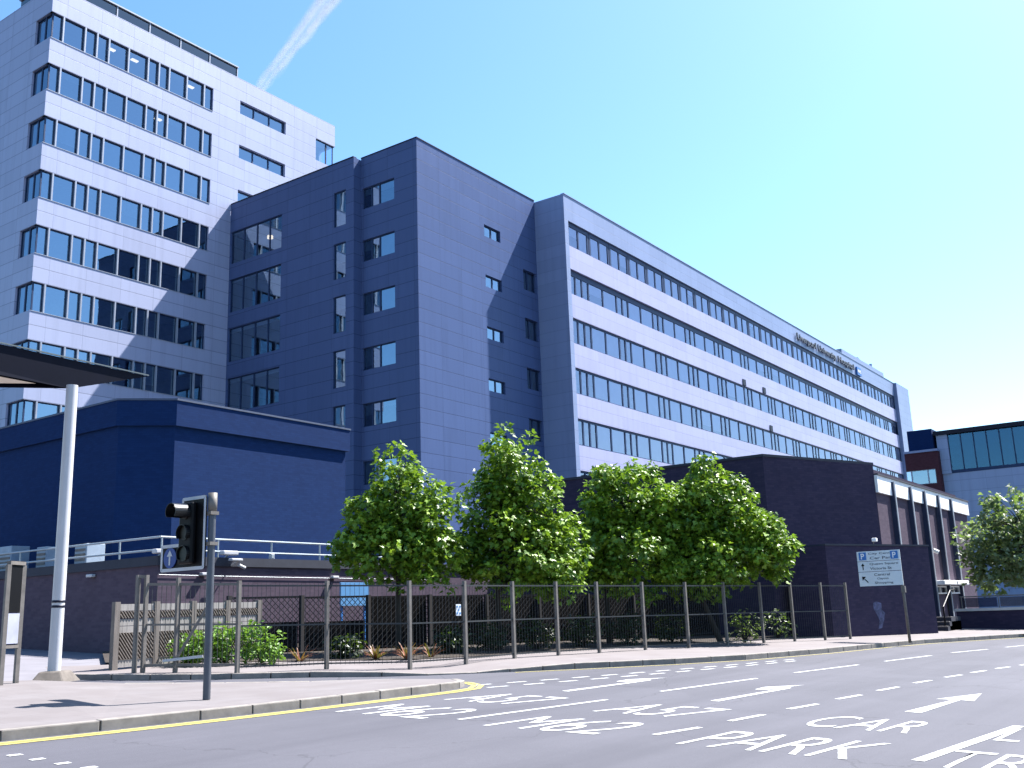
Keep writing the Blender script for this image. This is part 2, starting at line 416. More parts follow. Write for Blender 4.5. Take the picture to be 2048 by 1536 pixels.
def text_mesh(s, bold=.0, ext=0.0, align='LEFT'):
    cu = bpy.data.curves.new('text', 'FONT'); cu.body = s; cu.size = 1; cu.offset = bold; cu.extrude = ext; cu.align_x = align
    o = bpy.data.objects.new('text', cu); COL.objects.link(o); bpy.context.view_layer.update()
    dg = bpy.context.evaluated_depsgraph_get(); me = bpy.data.meshes.new_from_object(o.evaluated_get(dg))
    bpy.data.objects.remove(o); bpy.data.curves.remove(cu); return me
def place_text(name, s, O, right, up, nrm=None, mat=None, parent=None, bold=.03, ext=0.0, ground=False, lift=MARK):
    """letters scaled so that the word fills the parallelogram O, right, up"""
    me = text_mesh(s, bold, ext); xs = [v.co.x for v in me.vertices]; ys = [v.co.y for v in me.vertices]
    x0, x1, y0, y1 = min(xs), max(xs), min(ys), max(ys)
    O, right, up = V(O), V(right), V(up)
    if ground: O = O.to_3d(); right = right.to_3d(); up = up.to_3d()
    n = V(nrm) if nrm is not None else V((0, 0, 1))
    for v in me.vertices:
        p = O+right*((v.co.x-x0)/(x1-x0))+up*((v.co.y-y0)/(y1-y0))+n*v.co.z
        if ground: p.z = gz(p.x, p.y)+lift
        v.co = p
    me.materials.append(mat); me.update()
    o = bpy.data.objects.new(name, me); COL.objects.link(o)
    if parent is not None: put(o, parent)
    return o
for s, O, rt, up in (('M62', (10.38, 10.52), (.08, -1.5), (1.26, -.13)), ('A57', (12.43, 10.27), (.02, -1.36), (1.26, -.13)),
                     ('M62', (10.38, 7.96), (.1, -1.54), (1.24, -.16)), ('A57', (12.42, 7.62), (.04, -1.36), (1.25, -.16)),
                     ('PARK', (10.38, 5.32), (.03, -1.85), (1.3, -.13)), ('CAR', (12.6, 4.80), (.0, -1.32), (1.22, -.1)),
                     ('TRAFFIC', (10.46, 2.76), (-.05, -2.6), (1.2, -.05)), ('LOCAL', (12.58, 2.56), (-.05, -2.0), (1.2, -.05))):
    place_text('road_word', s, O, rt, up, mat=M['white'], parent=road, ground=True, bold=-.008)
def raised(name, edge, back, heights, mat, kerbmat, kw=.13):
    """raised pavement: kerbed front edge (with its own heights), flat back edge; kerb stones along the front"""
    bm = bmesh.new(); n = len(edge)
    K = [bm.verts.new((x, y, gz(x, y)+h)) for (x, y), h in zip(edge, heights)]
    B = [bm.verts.new((x, y, gz(x, y)+.115)) for x, y in back]
    f = bm.faces.new(K+B[::-1]); bmesh.ops.triangulate(bm, faces=[f]); bmesh.ops.recalc_face_normals(bm, faces=bm.faces)
    for f in bm.faces:
        if f.normal.z < 0: f.normal_flip()
    me = bpy.data.meshes.new(name); bm.to_mesh(me); bm.free(); me.materials.append(mat)
    o = bpy.data.objects.new(name, me); COL.objects.link(o); o['kind'] = 'structure'
    mb = MB(); acc = 0                                # kerb stones ~0.9 m with open joints
    for i in range(n-1):
        a, b = V(edge[i]), V(edge[i+1]); L = (b-a).length; k = max(1, round(L/.92)); d = (b-a)/L; nr = V((-d.y, d.x))*kw
        for j in range(k):
            p = a+d*(L*j/k+.008); q = a+d*(L*(j+1)/k-.008)
            hp = heights[i]+(heights[i+1]-heights[i])*j/k; hq = heights[i]+(heights[i+1]-heights[i])*(j+1)/k
            jit = random.uniform(-.004, .004)
            P = [p+nr*-.02, q+nr*-.02, q+nr, p+nr]; hh = [hp, hq, hq, hp]
            vs = [(c.x, c.y, gz(c.x, c.y)-.05) for c in P]+[(c.x, c.y, gz(c.x, c.y)+h+.006+jit) for c, h in zip(P, hh)]
            mb.add(vs, [(0,3,2,1),(4,5,6,7),(0,1,5,4),(1,2,6,5),(2,3,7,6),(3,0,4,7)])
    mb.build('kerb', kerbmat, o, bevel=.012)
    return o
# near pavement with the traffic signal: front kerb, nose, and the side-road edge behind
b0 = [G(905, 1362), G(780, 1361), G(620, 1366), G(450, 1368.5), G(250, 1370), G(60, 1374)]
near_edge = KERB+[(p.x, p.y) for p in b0[:5]]
near = raised('pavement', near_edge, [(-12, 19.5), (4, 19.0), (8.0, 18.6), (b0[5].x, b0[5].y)], [.115]*9+[.10, .09, .08]+[.03]*5, M['paving'], M['kerb'])
# far footway along the fence
far_edge = [(11.1, 18.9), (11.25, 18.3), (11.98, 16.97), (13.0, 15.9), (14.11, 14.95), (15.0, 13.9), (15.7, 13.35)]+FARK
far_back = [(11.9, 20.4), (13.4, 19.6), (15.2, 17.9), (16.6, 16.6), (17.6, 15.45), (20.8, 14.6), (24, 13.9), (28.6, 12.7), (34.9, 10.95), (37.6, 11.6), (44.5, 10.4), (44.5, 9.0), (43.0, 2), (52, -4), (74, -14)]
raised('footway', far_edge, far_back, [.1, .1, .1, .1, .1, .08, .03, .02, .06]+[.115]*(len(FARK)-2), M['footway'], M['kerb'])
sheet('bounce_sheet', [(-60, 60), (-60, 300), (420, 300), (420, -200), (110, -200), (94, 12), (52, 25), (16.2, 25), (16.2, 60)], .006, M['bounce_sheet'], kind='structure')  # unseen dark sheet added to cut bounce light on the shaded walls
sheet('driveway', [(-8, 20.2), (11.0, 18.6), (13.2, 20.5), (16.3, 24.4), (16.0, 60), (-8, 60)], .012, M['drive'], kind='structure')
sheet('soil_bed', [(13.2, 20.3), (13.5, 19.5), (15.2, 17.8), (16.6, 16.5), (17.6, 15.4), (20.8, 14.55), (24, 13.85), (28.6, 12.65), (34.9, 10.9), (37.4, 13.5), (34, 24), (15.5, 24)], .13, M['soil'], kind='structure')

# ------------------------------------------------------------------ generic window fillers
def ribbon(name, p0, p1, za, zb, cuts, parent, thick, recess=.12, frame='wframe', mull='mull', blinds=(), glass='glass', out=.0, label=None, mw=.1, ft=.055, head=0):
    """glazed strip set behind an opening from p0 to p1 (outside on the right hand): frame bars, mullions at the cuts, one pane mesh, blinds"""
    p0 = V((p0[0], p0[1], 0)); p1 = V((p1[0], p1[1], 0)); L = (p1-p0).length; d = (p1-p0)/L; inn = V((-d.y, d.x, 0))
    P = lambda u, z, k: p0+d*u+inn*k+V((0, 0, z))
    fb = MB(); hd = head or ft
    fb.obox(P(0, za, recess-.03), d*L, inn*.09, V((0, 0, ft))); fb.obox(P(0, zb-hd, recess-.03), d*L, inn*.09, V((0, 0, hd)))
    for u in [0]+list(cuts)+[L-ft]:
        fb.obox(P(u, za+ft, recess-.025), d*ft, inn*.08, V((0, 0, zb-za-ft-hd)))
        if 0 < u < L-ft-.01: fb.obox(P(u-ft*1.0, za+ft, recess-.026), d*ft, inn*.08, V((0, 0, zb-za-ft-hd)))
    w = fb.build(name, M[frame], parent)
    if label: w['label'] = label
    if mull:
        for u in cuts: MB().obox(P(u-mw/2, za+.01, -out), d*mw, inn*(recess-.04+out), V((0, 0, zb-za-.02))).build('mullion', M[mull], w)
    g = MB(); ed = [0]+list(cuts)+[L]
    for a, b in zip(ed, ed[1:]):
        j = random.uniform(-.004, .004); k = random.uniform(-.004, .004)
        g.quad(P(a, za, recess+.02+j), P(b, za, recess+.02+k), P(b, zb, recess+.02+k), P(a, zb, recess+.02+j))
    g.build('pane', M[glass], w)
    for i, fr, mt in blinds:
        a, b = ed[i], ed[i+1]; bl = MB(); bl.obox(P(a+.05, zb-(zb-za)*fr, recess+.05), d*(b-a-.1), inn*.01, V((0, 0, (zb-za)*fr-.03))); bl.build('blind', M[mt], w)
    return w

# ------------------------------------------------------------------ pale office tower on the left
TX, TY, TXR, TYB = 30.72, 56.92, 56.0, 76.0
tower = thing('office_tower', 'tall pale silver panelled office block with dark ribbon windows wrapping its corner', 'building', (TX, TY, gz(TX, TY)))
rows = [(TOP0+FL*k-1.83, TOP0+FL*k) for k in range(-1, 9)]
hf = [(0, 12.74, a, b) for a, b in rows]; hs = [(0, 1.85, a, b) for a, b in rows]
slits = [(15.25, 19.83, TOP0+FL*k-.98, TOP0+FL*k+.12) for k in (5, 6, 7, 8)]
hole8 = (23.1, TXR-TX, rows[9][0]-.1, rows[9][1])
w = MB(); w.wall((TX, TY), (TXR, TY), 1, 42.5, hf+slits+[hole8], .3); w.build('front_wall', M['silver'], tower)
w = MB()
Ls = TYB-TY; w.wall((TX, TYB), (TX, TY), 1, 42.5, [(Ls-1.85, Ls, a, b) for a, b in rows], .3)
w.wall((TXR, TY), (TXR, TYB), 1, 42.5, [(0, 1.6, hole8[2], hole8[3])], .3); w.wall((TXR, TYB), (TX, TYB), 1, 42.5); w.build('side_wall', M['silver'], tower)
w = MB(); w.box(TX+.3, TY+.3, 42.0, TXR-.3, TYB-.3, 42.2); w.build('roof', M['roof'], tower)
w = MB()
w.box(TX+3.2, TY+3.2, 2, TXR-3.2, TYB-3.2, 42)
for a, b in rows: w.box(TX+.32, TY+.32, b+.45, TXR-.32, TY+3.2, b+.7); w.box(TX+.32, TY+3.2, b+.45, TX+3.2, TYB-1, b+.7)
w.build('interior', M['room'], tower)
cuts = [.86, 2.40, 3.27, 4.15, 5.65, 7.2, 8.08, 8.93, 10.43, 11.95]
for k, (a, b) in enumerate(rows):
    lvl = k-1
    bl = []
    for i in range(11):
        if lvl == 6 and i in (1, 4, 5, 6, 7, 8, 9, 10): bl.append((i, random.uniform(.72, .95), 'blind'))
        elif lvl == 7 and i in (1, 3, 8): bl.append((i, random.choice((.22, .3, .9)), 'curt'))
        elif lvl in (0, 1, 2) and i in (1, 2, 3, 4): bl.append((i, random.uniform(.6, .95), 'curt' if i == 4 else 'blind'))
        elif lvl in (2, 3, 4, 5) and random.random() < .22: bl.append((i, random.uniform(.2, .9), 'curt'))
    bl.append((0, .92, 'curt'))
    wd = ribbon('window', (TX+.14, TY), (TX+12.74, TY), a, b, [c-.14 for c in cuts], tower, .3, recess=.16, blinds=bl, out=.015)
    wd2 = ribbon('window', (TX, TY+1.85), (TX, TY+.14), a, b, [.95], tower, .3, recess=.16, blinds=[(0, .95, 'blind')], mull=None)
    w = MB(); w.box(TX+.16, TY+.16, a, TX+.24, TY+.24, b); w.build('corner_post', M['wframe'], tower)
    sl = MB(); sl.obox((TX+.02, TY-.03, a-.035), (12.72, 0, 0), (0, .2, 0), (0, 0, .035)); sl.build('sill', M['mull'], wd)
    if lvl in (8, 7, 6):
        for u in ((4.6, 6.4, 11.1) if lvl == 8 else (8.5,) if lvl == 7 else ()):
            l = MB(); l.box(TX+u, TY+.75, b-.18, TX+u+.5, TY+1.0, b-.1); l.build('ceiling_lamp', M['lampon'], wd)
for h in slits: ribbon('window', (TX+h[0], TY), (TX+h[1], TY), h[2], h[3], [1.5, 3.05], tower, .3, recess=.24, mull=None)
ribbon('window', (TX+hole8[0], TY), (TXR-.14, TY), hole8[2], hole8[3], [1.25], tower, .3, recess=.12, mull=None, blinds=[(0, .3, 'blind')])
w = MB(); w.box(TX-8+8.5, TY+.55, 42.2, 46.0, TY+5, 43.62); w.build('roof_screen', glassmat('screen_glass', (.12, .17, .25), 2.2, .05), tower)
w = MB()
for i in range(6): w.box(33.0+2.6*i-.03, TY+.47, 42.2, 33.0+2.6*i+.05, TY+.55, 43.66)
w.box(TX+.4, TY+.42, 43.62, 46.08, TY+5.1, 43.72); w.build('screen_post', M['mull'], tower)
w = MB()
for i in range(7): w.tube((37+1.3*i, TY+1.4, 43.7), (37+1.3*i, TY+1.4, 44.25), .025, n=6)
w.tube((37, TY+1.4, 44.25), (44.8, TY+1.4, 44.25), .025, n=6); w.build('roof_handrail', M['rail'], tower)

# ------------------------------------------------------------------ dark slate block in front of it
BX, BY, BXE, BTOP = 46.07, 39.40, 59.64, 32.03
AY, SX = 44.33, 45.37                                # step in the left face
block = thing('clinic_block', 'dark slate panelled block with stepped left face and scattered windows', 'building', (BX, BY, gz(BX, BY)))
lv = [TOP0+3.7*k+.03 for k in range(-1, 6)]          # heads 7.6 .. 29.8
w = MB()
small = [(7.05, 9.05, lv[k]-1.78-.02*k*0, lv[k]-.98) for k in range(1, 7)]
small = [(7.12, 9.02, zb, zb+.86) for zb in (27.35, 23.66, 19.95, 16.3, 12.6)]
deep = [(11.75, 13.4, zb, zb+1.55) for zb in (24.6, 20.9, 17.2, 13.5)]
w.wall((BX, BY), (BXE, BY), 1, BTOP, small+deep, .28)
wa = [(AY-44.2, AY-41.36, z-1.5, z-.0) for z in lv]
w.wall((BX, AY), (BX, BY), 1, BTOP, wa, .25)
w.wall((SX, AY), (BX, AY), 1, BTOP-.12)
wb = [(TY-46.2, TY-45.08, z-2.5, z-.0) for z in lv]+[(TY-56.8, TY-51.35, z-2.6, z-.1) for z in lv]
w.wall((SX, TY-.01), (SX, AY), 1, BTOP-.12, wb, .25)
w.build('wall', M['slate'], block)
w = MB(); w.prism([(SX+.3, AY+.3), (BX+.3, AY+.3), (BX+.3, BY+.3), (80, BY+.3), (80, TY-.1), (SX+.3, TY-.1)], BTOP-.6, BTOP-.5); w.build('roof', M['roof'], block)
w = MB(); w.box(SX-.04, AY+.02, BTOP-.12, SX+.3, TY-.02, BTOP-.05); w.box(BX-.04, BY-.04, BTOP, BX+.3, AY-.01, BTOP+.06); w.box(BX+.3, BY-.04, BTOP, BXE-.02, BY+.3, BTOP+.06)
w.build('parapet_capping', M['darkmetal'], block)
w = MB(); w.box(BX+3, BY+3, 2, 78, TY-3, 31)
for z in lv: w.box(BX+.3, BY+.3, z+.35, BXE-.3, BY+3, z+.6); w.box(BX+.3, BY+3, z+.35, BX+3, TY-.3, z+.6); w.box(SX+.3, AY+.3, z+.35, BX+.3, TY-.3, z+.6)
w.build('interior', M['room'], block)
for h in small: ribbon('window', (BX+h[0], BY), (BX+h[1], BY), h[2], h[3], [.95], block, .28, recess=.16, mull=None, blinds=[(0, .9, 'blind'), (1, .9, 'blind')])
for h in deep:
    wd = ribbon('window', (BX+h[0], BY), (BX+h[1], BY), h[2], h[3], [.7], block, .28, recess=.2, mull=None)
    l = MB(); l.box(BX+h[0]+.2, BY+.5, h[2]+.5, BX+h[0]+.3, BY+.6, h[2]+.75); l.build('wall_lamp', M['lampon'], wd)
for i, h in enumerate(wa):
    ribbon('window', (BX, AY-h[0]), (BX, AY-h[1]), h[2], h[3], [.75, 1.45], block, .25, recess=.14, mull=None,
           blinds=[(0, (.4, .9, .5, .8, 1, .5, .35)[i], 'curt'), (1, (.5, .3, .9, .6, .9, .35, .9)[i], 'blind'), (2, (.1, .2, .25, .95, .95, .95, .35)[i], 'blind')])
for i, h in enumerate(wb[:7]):
    ribbon('window', (SX, TY-h[0]), (SX, TY-h[1]), h[2], h[3], [], block, .25, recess=.12, mull=None, blinds=[(0, (.2, .3, .5, .25, .35, .55, .95)[i], 'blind')])
for i, h in enumerate(wb[7:]):
    wd = ribbon('window', (SX, TY-h[0]), (SX, TY-h[1]), h[2], h[3], [1.35, 2.75, 4.1], block, .25, recess=.14, mull=None,
                blinds=[(j, .13 if i < 5 else .08, 'blind') for j in range(4)])
    if i == 6:
        for y in (53.7, 51.9): l = MB(); l.box(SX+1.0, y, h[3]-.9, SX+1.3, y+.3, h[3]-.65); l.build('ceiling_lamp', M['lampon'], wd)

# ------------------------------------------------------------------ long sunlit wing
WY, WX0, WX1, WXR, WTOP = 36.79, 59.64, 60.16, 146.9, 153.4
WTOP = 31.92
WXE = 153.3
WXR = 146.9
wing = thing('hospital_wing', 'long sunlit hospital wing with pale spandrels between many bands of windows', 'building', (WX0, WY, gz(WX0, WY)))
wl = [TOP0+3.735*k for k in range(-1, 6)]            # window heads
HW = 1.93
w = MB(); w.wall((WX0, WY), (WXE, WY), 1, WTOP, [(WX1-WX0, WXR-WX0, 2, wl[-1])], .12)
w.wall((WX0, BY), (WX0, WY), 1, WTOP); w.wall((WXE, WY), (WXE, WY+16), 1, WTOP)
w.build('frame_wall', M['frame'], wing)
w = MB(); w.box(WXR+.02, WY-.42, 1, WXE, WY-.004, WTOP-.0); w.build('end_pier', M['frame'], wing)
for z0, z1 in [(wl[i]+0.0, wl[i+1]-HW) for i in range(6)]:
    w = MB(); w.box(WX1+.003, WY+.05, z0, WXR-.003, WY+.25, z1); w.build('spandrel', M['wingpanel'], wing)
w = MB(); w.box(WX0+.2, WY+.3, WTOP-.5, WXE-.2, WY+15, WTOP-.4); w.build('roof', M['roof'], wing)
w = MB(); w.box(WX0+.03, WY-.05, WTOP, WXE, WY+.25, WTOP+.06); w.build('parapet_capping', M['frame'], wing)
w = MB(); w.box(WX0+.4, WY+3.2, 2, WXE-.4, WY+15, WTOP-.6)
for z in wl: w.box(WX1+.02, WY+.27, z+.25, WXR, WY+3.2, z+.5)
w.build('interior', M['room'], wing)
rnd = random.Random(3)
def wing_bay(k, x0, x1, cuts, top):
    bl = []
    ed = [0]+cuts+[x1-x0]
    for i in range(len(ed)-1):
        wide = ed[i+1]-ed[i] > 1.2
        far = (x0-60)/87
        if ed[i+1]-ed[i] < .3: continue
        if top or wide: bl.append((i, rnd.uniform(.9, .97) if rnd.random() < .8 else rnd.uniform(.3, .9), 'blind'))
        elif rnd.random() < .55: bl.append((i, .96, 'curt'))
    return ribbon('window', (x0, WY+(.09 if not top else .02)), (x1, WY+(.09 if not top else .02)), wl[k]-HW, wl[k], cuts, wing, .2,
                  recess=.09 if k < 5 else .15, frame='wframe', mull=None, blinds=bl, glass='wingglass', ft=.085, head=.34 if k == 6 else .42 if k == 5 else .14)
nb = 14; pitch = (WXR-61.1)/nb
for k in range(0, 6):
    for i in range(nb if k > 0 else 2):
        x0 = 61.1+pitch*i if i else WX1; e = 61.1+pitch*i
        c = [e-x0+.93, e-x0+1.86, e-x0+4.0]
        if i == 0: c = [.94]+c
        wing_bay(k, x0, e+pitch, c, False)
nt = 28; p2 = (WXR-WX1)/nt
for i in range(nt): wing_bay(6, WX1+p2*i+.03, WX1+p2*(i+1)-.03, [.15, (p2-.06)/2, p2-.06-.15], True)
for k, us in ((2, (106.5, 117.0, )), (1, (110.5,)), (2, (97.0,))):
    pass
w = MB()
for px, py in ((1488, 765), (1528, 781), (1542, 857)):
    q = onY(px, py, WY+.05); w.box(q.x-.35, WY-.02, q.z-.3, q.x+.35, WY+.05, q.z+.3)
w.build('wall_vent', M['darkmetal'], wing)
w = MB(); w.box(129.5, WY+1.6, WTOP-.4, 148.6, WY+9, 33.95); w.build('roof_plant_room', M['frame'], wing)
w = MB(); w.box(137.5, WY+1.9, 33.95, 138.3, WY+2.7, 34.35); w.tube((144.6, WY+2.2, 33.95), (144.6, WY+2.2, 34.7), .2); w.build('roof_vent', M['frame'], wing)
sign = thing('fascia_sign', 'raised grey letters with a blue square along the top edge of the long wing', 'sign', (107.6, WY-.06, 30.2))
for wd_, a, b in (('Liverpool', 0, 6.2), ('University', 6.9, 13.4), ('Hospital', 14.2, 20.4)):
    place_text('lettering', wd_, (107.6+a, WY-.16, 30.25), (b-a, 0, 0), (0, 0, .95), (0, -1, 0), M['letter'], sign, bold=.012, ext=.07)
w = MB(); w.box(129.2, WY-.22, 30.1, 130.9, WY-.02, 31.15); w.build('logo_panel', M['signblue'], sign)
place_text('logo_letters', 'NHS', (129.4, WY-.235, 30.4), (1.3, 0, 0), (0, 0, .45), (0, -1, 0), M['pale'], sign, bold=.02, ext=.01)

# ------------------------------------------------------------------ brick podium with railing, navy brick box on it
PX, PY, PZ = 16.13, 22.71, 3.17
pod = thing('podium', 'long low brown brick podium wall with dark coping behind the garden', 'building', (PX, PY, gz(PX, PY)))
w = MB(); w.wall((PX, 46), (PX, PY), 0, PZ); w.wall((PX, PY), (34.5, PY), 0, PZ); w.build('wall', M['podium'], pod)
w = MB(); w.box(PX-.06, PY-.06, PZ, 34.5, PY+.5, PZ+.24); w.box(PX-.06, PY+.5, PZ, PX+.5, 46, PZ+.24); w.build('coping', M['coping'], pod)
w = MB(); w.box(PX+.5, PY+.5, PZ-.1, 34.4, 46, PZ+.05); w.build('terrace_deck', M['concrete'], pod)
rl = thing('handrail', 'pale galvanised double rail running round the edge of the brick podium', 'railing', (PX+.15, PY+.15, PZ+.24))
RZ = PZ+.24
rx0, ry0 = PX+.12, PY+.12
for zz in (.50, .17): w = MB(); w.path([(rx0, 32.5, RZ+zz+.04), (rx0, ry0, RZ+zz), (31.5, ry0, RZ+zz)], .028); w.build('rail', M['rail'], rl)
for y in (24.6, 27.2, 29.6, 32.0): w = MB(); w.tube((rx0, y, RZ-.01), (rx0, y, RZ+.52), .024, n=8); w.build('post', M['rail'], rl)
for x in (rx0+.05, 18.1, 20.0, 21.9, 23.8, 25.7, 27.6, 29.5, 31.4): w = MB(); w.tube((x, ry0, RZ-.01), (x, ry0, RZ+.5), .024, n=8); w.build('post', M['rail'], rl)
NX, NY, NT0 = 19.42, 26.71, 8.67
nav = thing('plant_building', 'windowless navy brick plant building with chamfered corner and overhanging parapet', 'building', (NX, NY, PZ))
pl = [(NX, NY), (27.14, NY), (27.14, 36), (18.14, 36), (18.14, 27.99)]
def inset(poly, k):
    n = len(poly); out = []
    for i in range(n):
        a, b, c = V(poly[i-1]), V(poly[i]), V(poly[(i+1) % n]); d1 = (b-a).normalized(); d2 = (c-b).normalized()
        n1 = V((-d1.y, d1.x)); n2 = V((-d2.y, d2.x)); m = (n1+n2)/(1+n1.dot(n2)); out.append(tuple(b+m*k))
    return out
w = MB(); w.prism(inset(pl, .12), PZ+.05, 7.85); w.build('wall', M['navy'], nav)
w = MB(); w.prism(pl, 7.8, NT0-.06); w.build('parapet', M['navy'], nav)
w = MB(); w.prism(inset(pl, -.03), NT0-.06, NT0); w.build('parapet_capping', plain('weathered_lead', (.09, .12, .2), .6), nav)
# fittings on podium
grp = 'bulkhead lights along the podium wall'
for (px, py, lab) in ((405, 1149, 'small white bulkhead light on the brown brick wall beside the traffic signal pole'), (665, 1155, 'small white bulkhead light on the brown brick wall near the blue board')):
    q = onY(px, py, PY); t = thing('wall_light', lab, 'light', q, grp)
    w = MB(); w.box(q.x-.13, PY-.16, q.z-.035, q.x+.13, PY-.02, q.z+.045); w.build('housing', M['whitepaint'], t, bevel=.02)
    w = MB(); w.box(q.x-.05, PY-.02, q.z-.05, q.x+.05, PY-.002, q.z+.05); w.build('back_plate', M['galv'], t)
q = onX(187, 1152, PX); t = thing('wall_light', 'small white bulkhead light on the shaded side of the podium', 'light', q, grp)
w = MB(); w.box(PX-.15, q.y-.14, q.z-.035, PX-.02, q.y+.14, q.z+.045); w.build('housing', M['whitepaint'], t, bevel=.02)
w = MB(); w.box(PX-.02, q.y-.05, q.z-.05, PX-.002, q.y+.05, q.z+.05); w.build('back_plate', M['galv'], t)
a, b = onY(318, 1150, PY-.03), onY(700, 1157, PY-.03)
w = MB(); w.path([(a.x, PY-.03, 2.93), (18.9, PY-.03, 2.9), (b.x, PY-.03, 2.88), (b.x+4, PY-.03, 2.86)], .009, 6); tag(w.build('conduit', M['rail'], None), 'thin pale conduit running along the brown brick wall', 'pipe')
q = onY(458, 1122, PY-.05)
cam = thing('security_camera', 'white security camera on a bracket at the top of the brown brick wall', 'camera', q)
w = MB(); w.box(q.x-.2, PY-.42, q.z-.02, q.x+.18, PY-.26, q.z+.05); w.build('housing', M['whitepaint'], cam, bevel=.02)
w = MB(); w.tube((q.x+.08, PY-.06, q.z-.12), (q.x+.08, PY-.34, q.z-.02), .02); w.tube((q.x+.1, PY-.34, q.z-.12), (q.x+.3, PY-.36, q.z-.2), .045); w.build('bracket', M['whitepaint'], cam)
for px, py, lab in ((322, 1104, 'white floodlight clamped to the corner of the podium rail'), (455, 1107, 'white floodlight clamped to the podium rail right of the signal pole')):
    q = onY(px, py, PY); t = thing('floodlight', lab, 'light', q, 'floodlights on the podium rail')
    w = MB(); w.box(q.x-.26, PY-.16, q.z-.05, q.x+.26, PY+.04, q.z+.07); w.build('housing', M['whitepaint'], t, bevel=.03)
    w = MB(); w.tube((q.x, PY-.03, q.z-.05), (q.x, PY+.1, RZ+.01), .02); w.build('bracket', M['rail'], t)
q = onY(541, 1117, PY+.1); t = thing('junction_box', 'little white box under the podium rail', 'box', q)
w = MB(); w.box(q.x-.07, PY, RZ, q.x+.07, PY+.1, RZ+.16); w.build('housing', M['whitepaint'], t, bevel=.015); w = MB(); w.box(q.x-.05, PY-.012, RZ+.03, q.x+.05, PY, RZ+.13); w.build('lid', M['rail'], t)
for (y0, y1, z1, lab) in ((31.2, 32.0, 4.25, 'pale vent cabinet at the far end of the terrace rail'), (29.2, 29.75, 4.1, 'narrow pale vent cabinet on the terrace left of the white post'), (27.1, 27.7, 4.05, 'pale vent cabinet behind the white canopy post')):
    t = thing('vent_cabinet', lab, 'vent', (PX+.9, y0, PZ), 'vent cabinets on the terrace')
    w = MB(); w.box(PX+.7, y0, PZ+.05, PX+1.3, y1, z1); w.build('casing', plain('pale_blue_casing', (.42, .52, .64), .5), t, bevel=.02)
    w = MB()
    for i in range(5): w.box(PX+.68, y0+.05, PZ+.25+i*.14, PX+.7, y1-.05, PZ+.32+i*.14)
    w.build('louvre', M['galv'], t)
q0, q1 = onY(679, 1165, 21.6), onY(736, 1211, 21.6)
t = thing('board_sign', 'blank light blue board standing in front of the brown brick wall', 'sign', (q0.x, 21.6, gz(0, 21.6)))
w = MB(); w.box(q0.x, 21.56, q1.z, q1.x, 21.6, q0.z); w.build('panel', M['bluesign'], t, bevel=.005)
for x in (q0.x+.12, q1.x-.12): w = MB(); w.box(x-.03, 21.605, gz(0, 21.6), x+.03, 21.66, q0.z-.03); w.build('post', M['signblue'], t)

# ------------------------------------------------------------------ brick hall on the right
A0 = G(1690, 1275, .1); B0 = G(1860, 1268, .1)
d = (B0-A0); d.z = 0; d.normalize(); nb_ = V((-d.y, d.x, 0))             # nb_ points away from the street
def onP(px, py, P0):
    q = ray(px, py); t = (P0-EYEP).dot(nb_)/q.dot(nb_); return EYEP+q*t
PU = A0+nb_*1.6
hB, hC = onP(1525, 912, PU), onP(1746, 936, PU); HZ = hB.z
HYF = hC.y
hallend = onY(1930, 1004, HYF).x
fz1, fz0 = onY(1757, 953, HYF).z, onY(1757, 987, HYF).z
hall = thing('brick_hall', 'dark brick hall with pale fascia and tall fins on its right hand front', 'building', (hB.x, hB.y, gz(0, hB.y)))
w = MB(); w.prism([(hB.x, hB.y), (hC.x, hC.y), (hC.x+.02, HYF+.4), (hallend, HYF+.4), (hallend, 24), (hB.x, 24)], 0, HZ-.02); w.build('wall', M['brick'], hall)
w = MB(); w.prism(inset([(hB.x, hB.y), (hC.x+.02, hC.y+.05), (hC.x+.02, 23.9), (hB.x, 23.9)], -.04), HZ-.02, HZ+.07); w.build('wall_capping', M['coping'], hall)
w = MB(); w.box(hC.x+.03, HYF, 0, hallend, HYF+.399, fz0+.02); w.build('front_wall', M['podium'], hall)
w = MB(); w.box(hC.x+.02, HYF-.1, fz0+.02, hallend+.08, HYF+.6, fz1); w.build('fascia', M['pale'], hall)
w = MB(); w.box(hC.x+.02, HYF-.14, fz1, hallend+.1, HYF+.6, fz1+.06); w.build('fascia_capping', M['coping'], hall)
fins = [onY(px, py, HYF).x for px, py in ((1777, 966), (1812, 978), (1840, 986), (1868, 995), (1894, 1003))]
for x in fins:
    w = MB(); w.box(x-.03, HYF-.18, 0, x+.11, HYF-.0, fz1-.12); fo = w.build('fin', M['fin'], hall); w = MB(); w.box(x-.035, HYF-.21, 0, x+.115, HYF-.18, fz1-.11); w.build('sunlit_fin_edge', M['finlit'], fo)  # shaded sides and sunlit front of each fin painted in as dark and pale
L1 = onP(1650, 1091, A0); LX = L1.x
lo1 = V((L1.x, L1.y)); lo2 = onP(1856, 1098, A0); PZ1 = L1.z
back = V((-d.y, d.x))
w = MB(); w.prism([tuple(lo1), (lo2.x, lo2.y), tuple(V((lo2.x, lo2.y))+back*1.0), (lo2.x+.3, HYF-.01), (hC.x+.5, HYF-.01), (hC.x-.2, hC.y-.01), (hB.x+1.6, hB.y-.66), (LX, lo1.y+1.3)], 0, PZ1); w.build('porch', M['brick'], hall)
sm = [onP(px, py, A0) for px, py in ((1752, 1203), (1762, 1206), (1764, 1220), (1770, 1226), (1768, 1240), (1764, 1256), (1757, 1258), (1759, 1240), (1753, 1228), (1747, 1218), (1746, 1206))]
w = MB(); w.add([p-nb_*.006 for p in sm], [tuple(range(len(sm)))]); w.build('paint_smear', plain('pale_smear', (.11, .12, .22), .9, 0, .6, 6), hall)
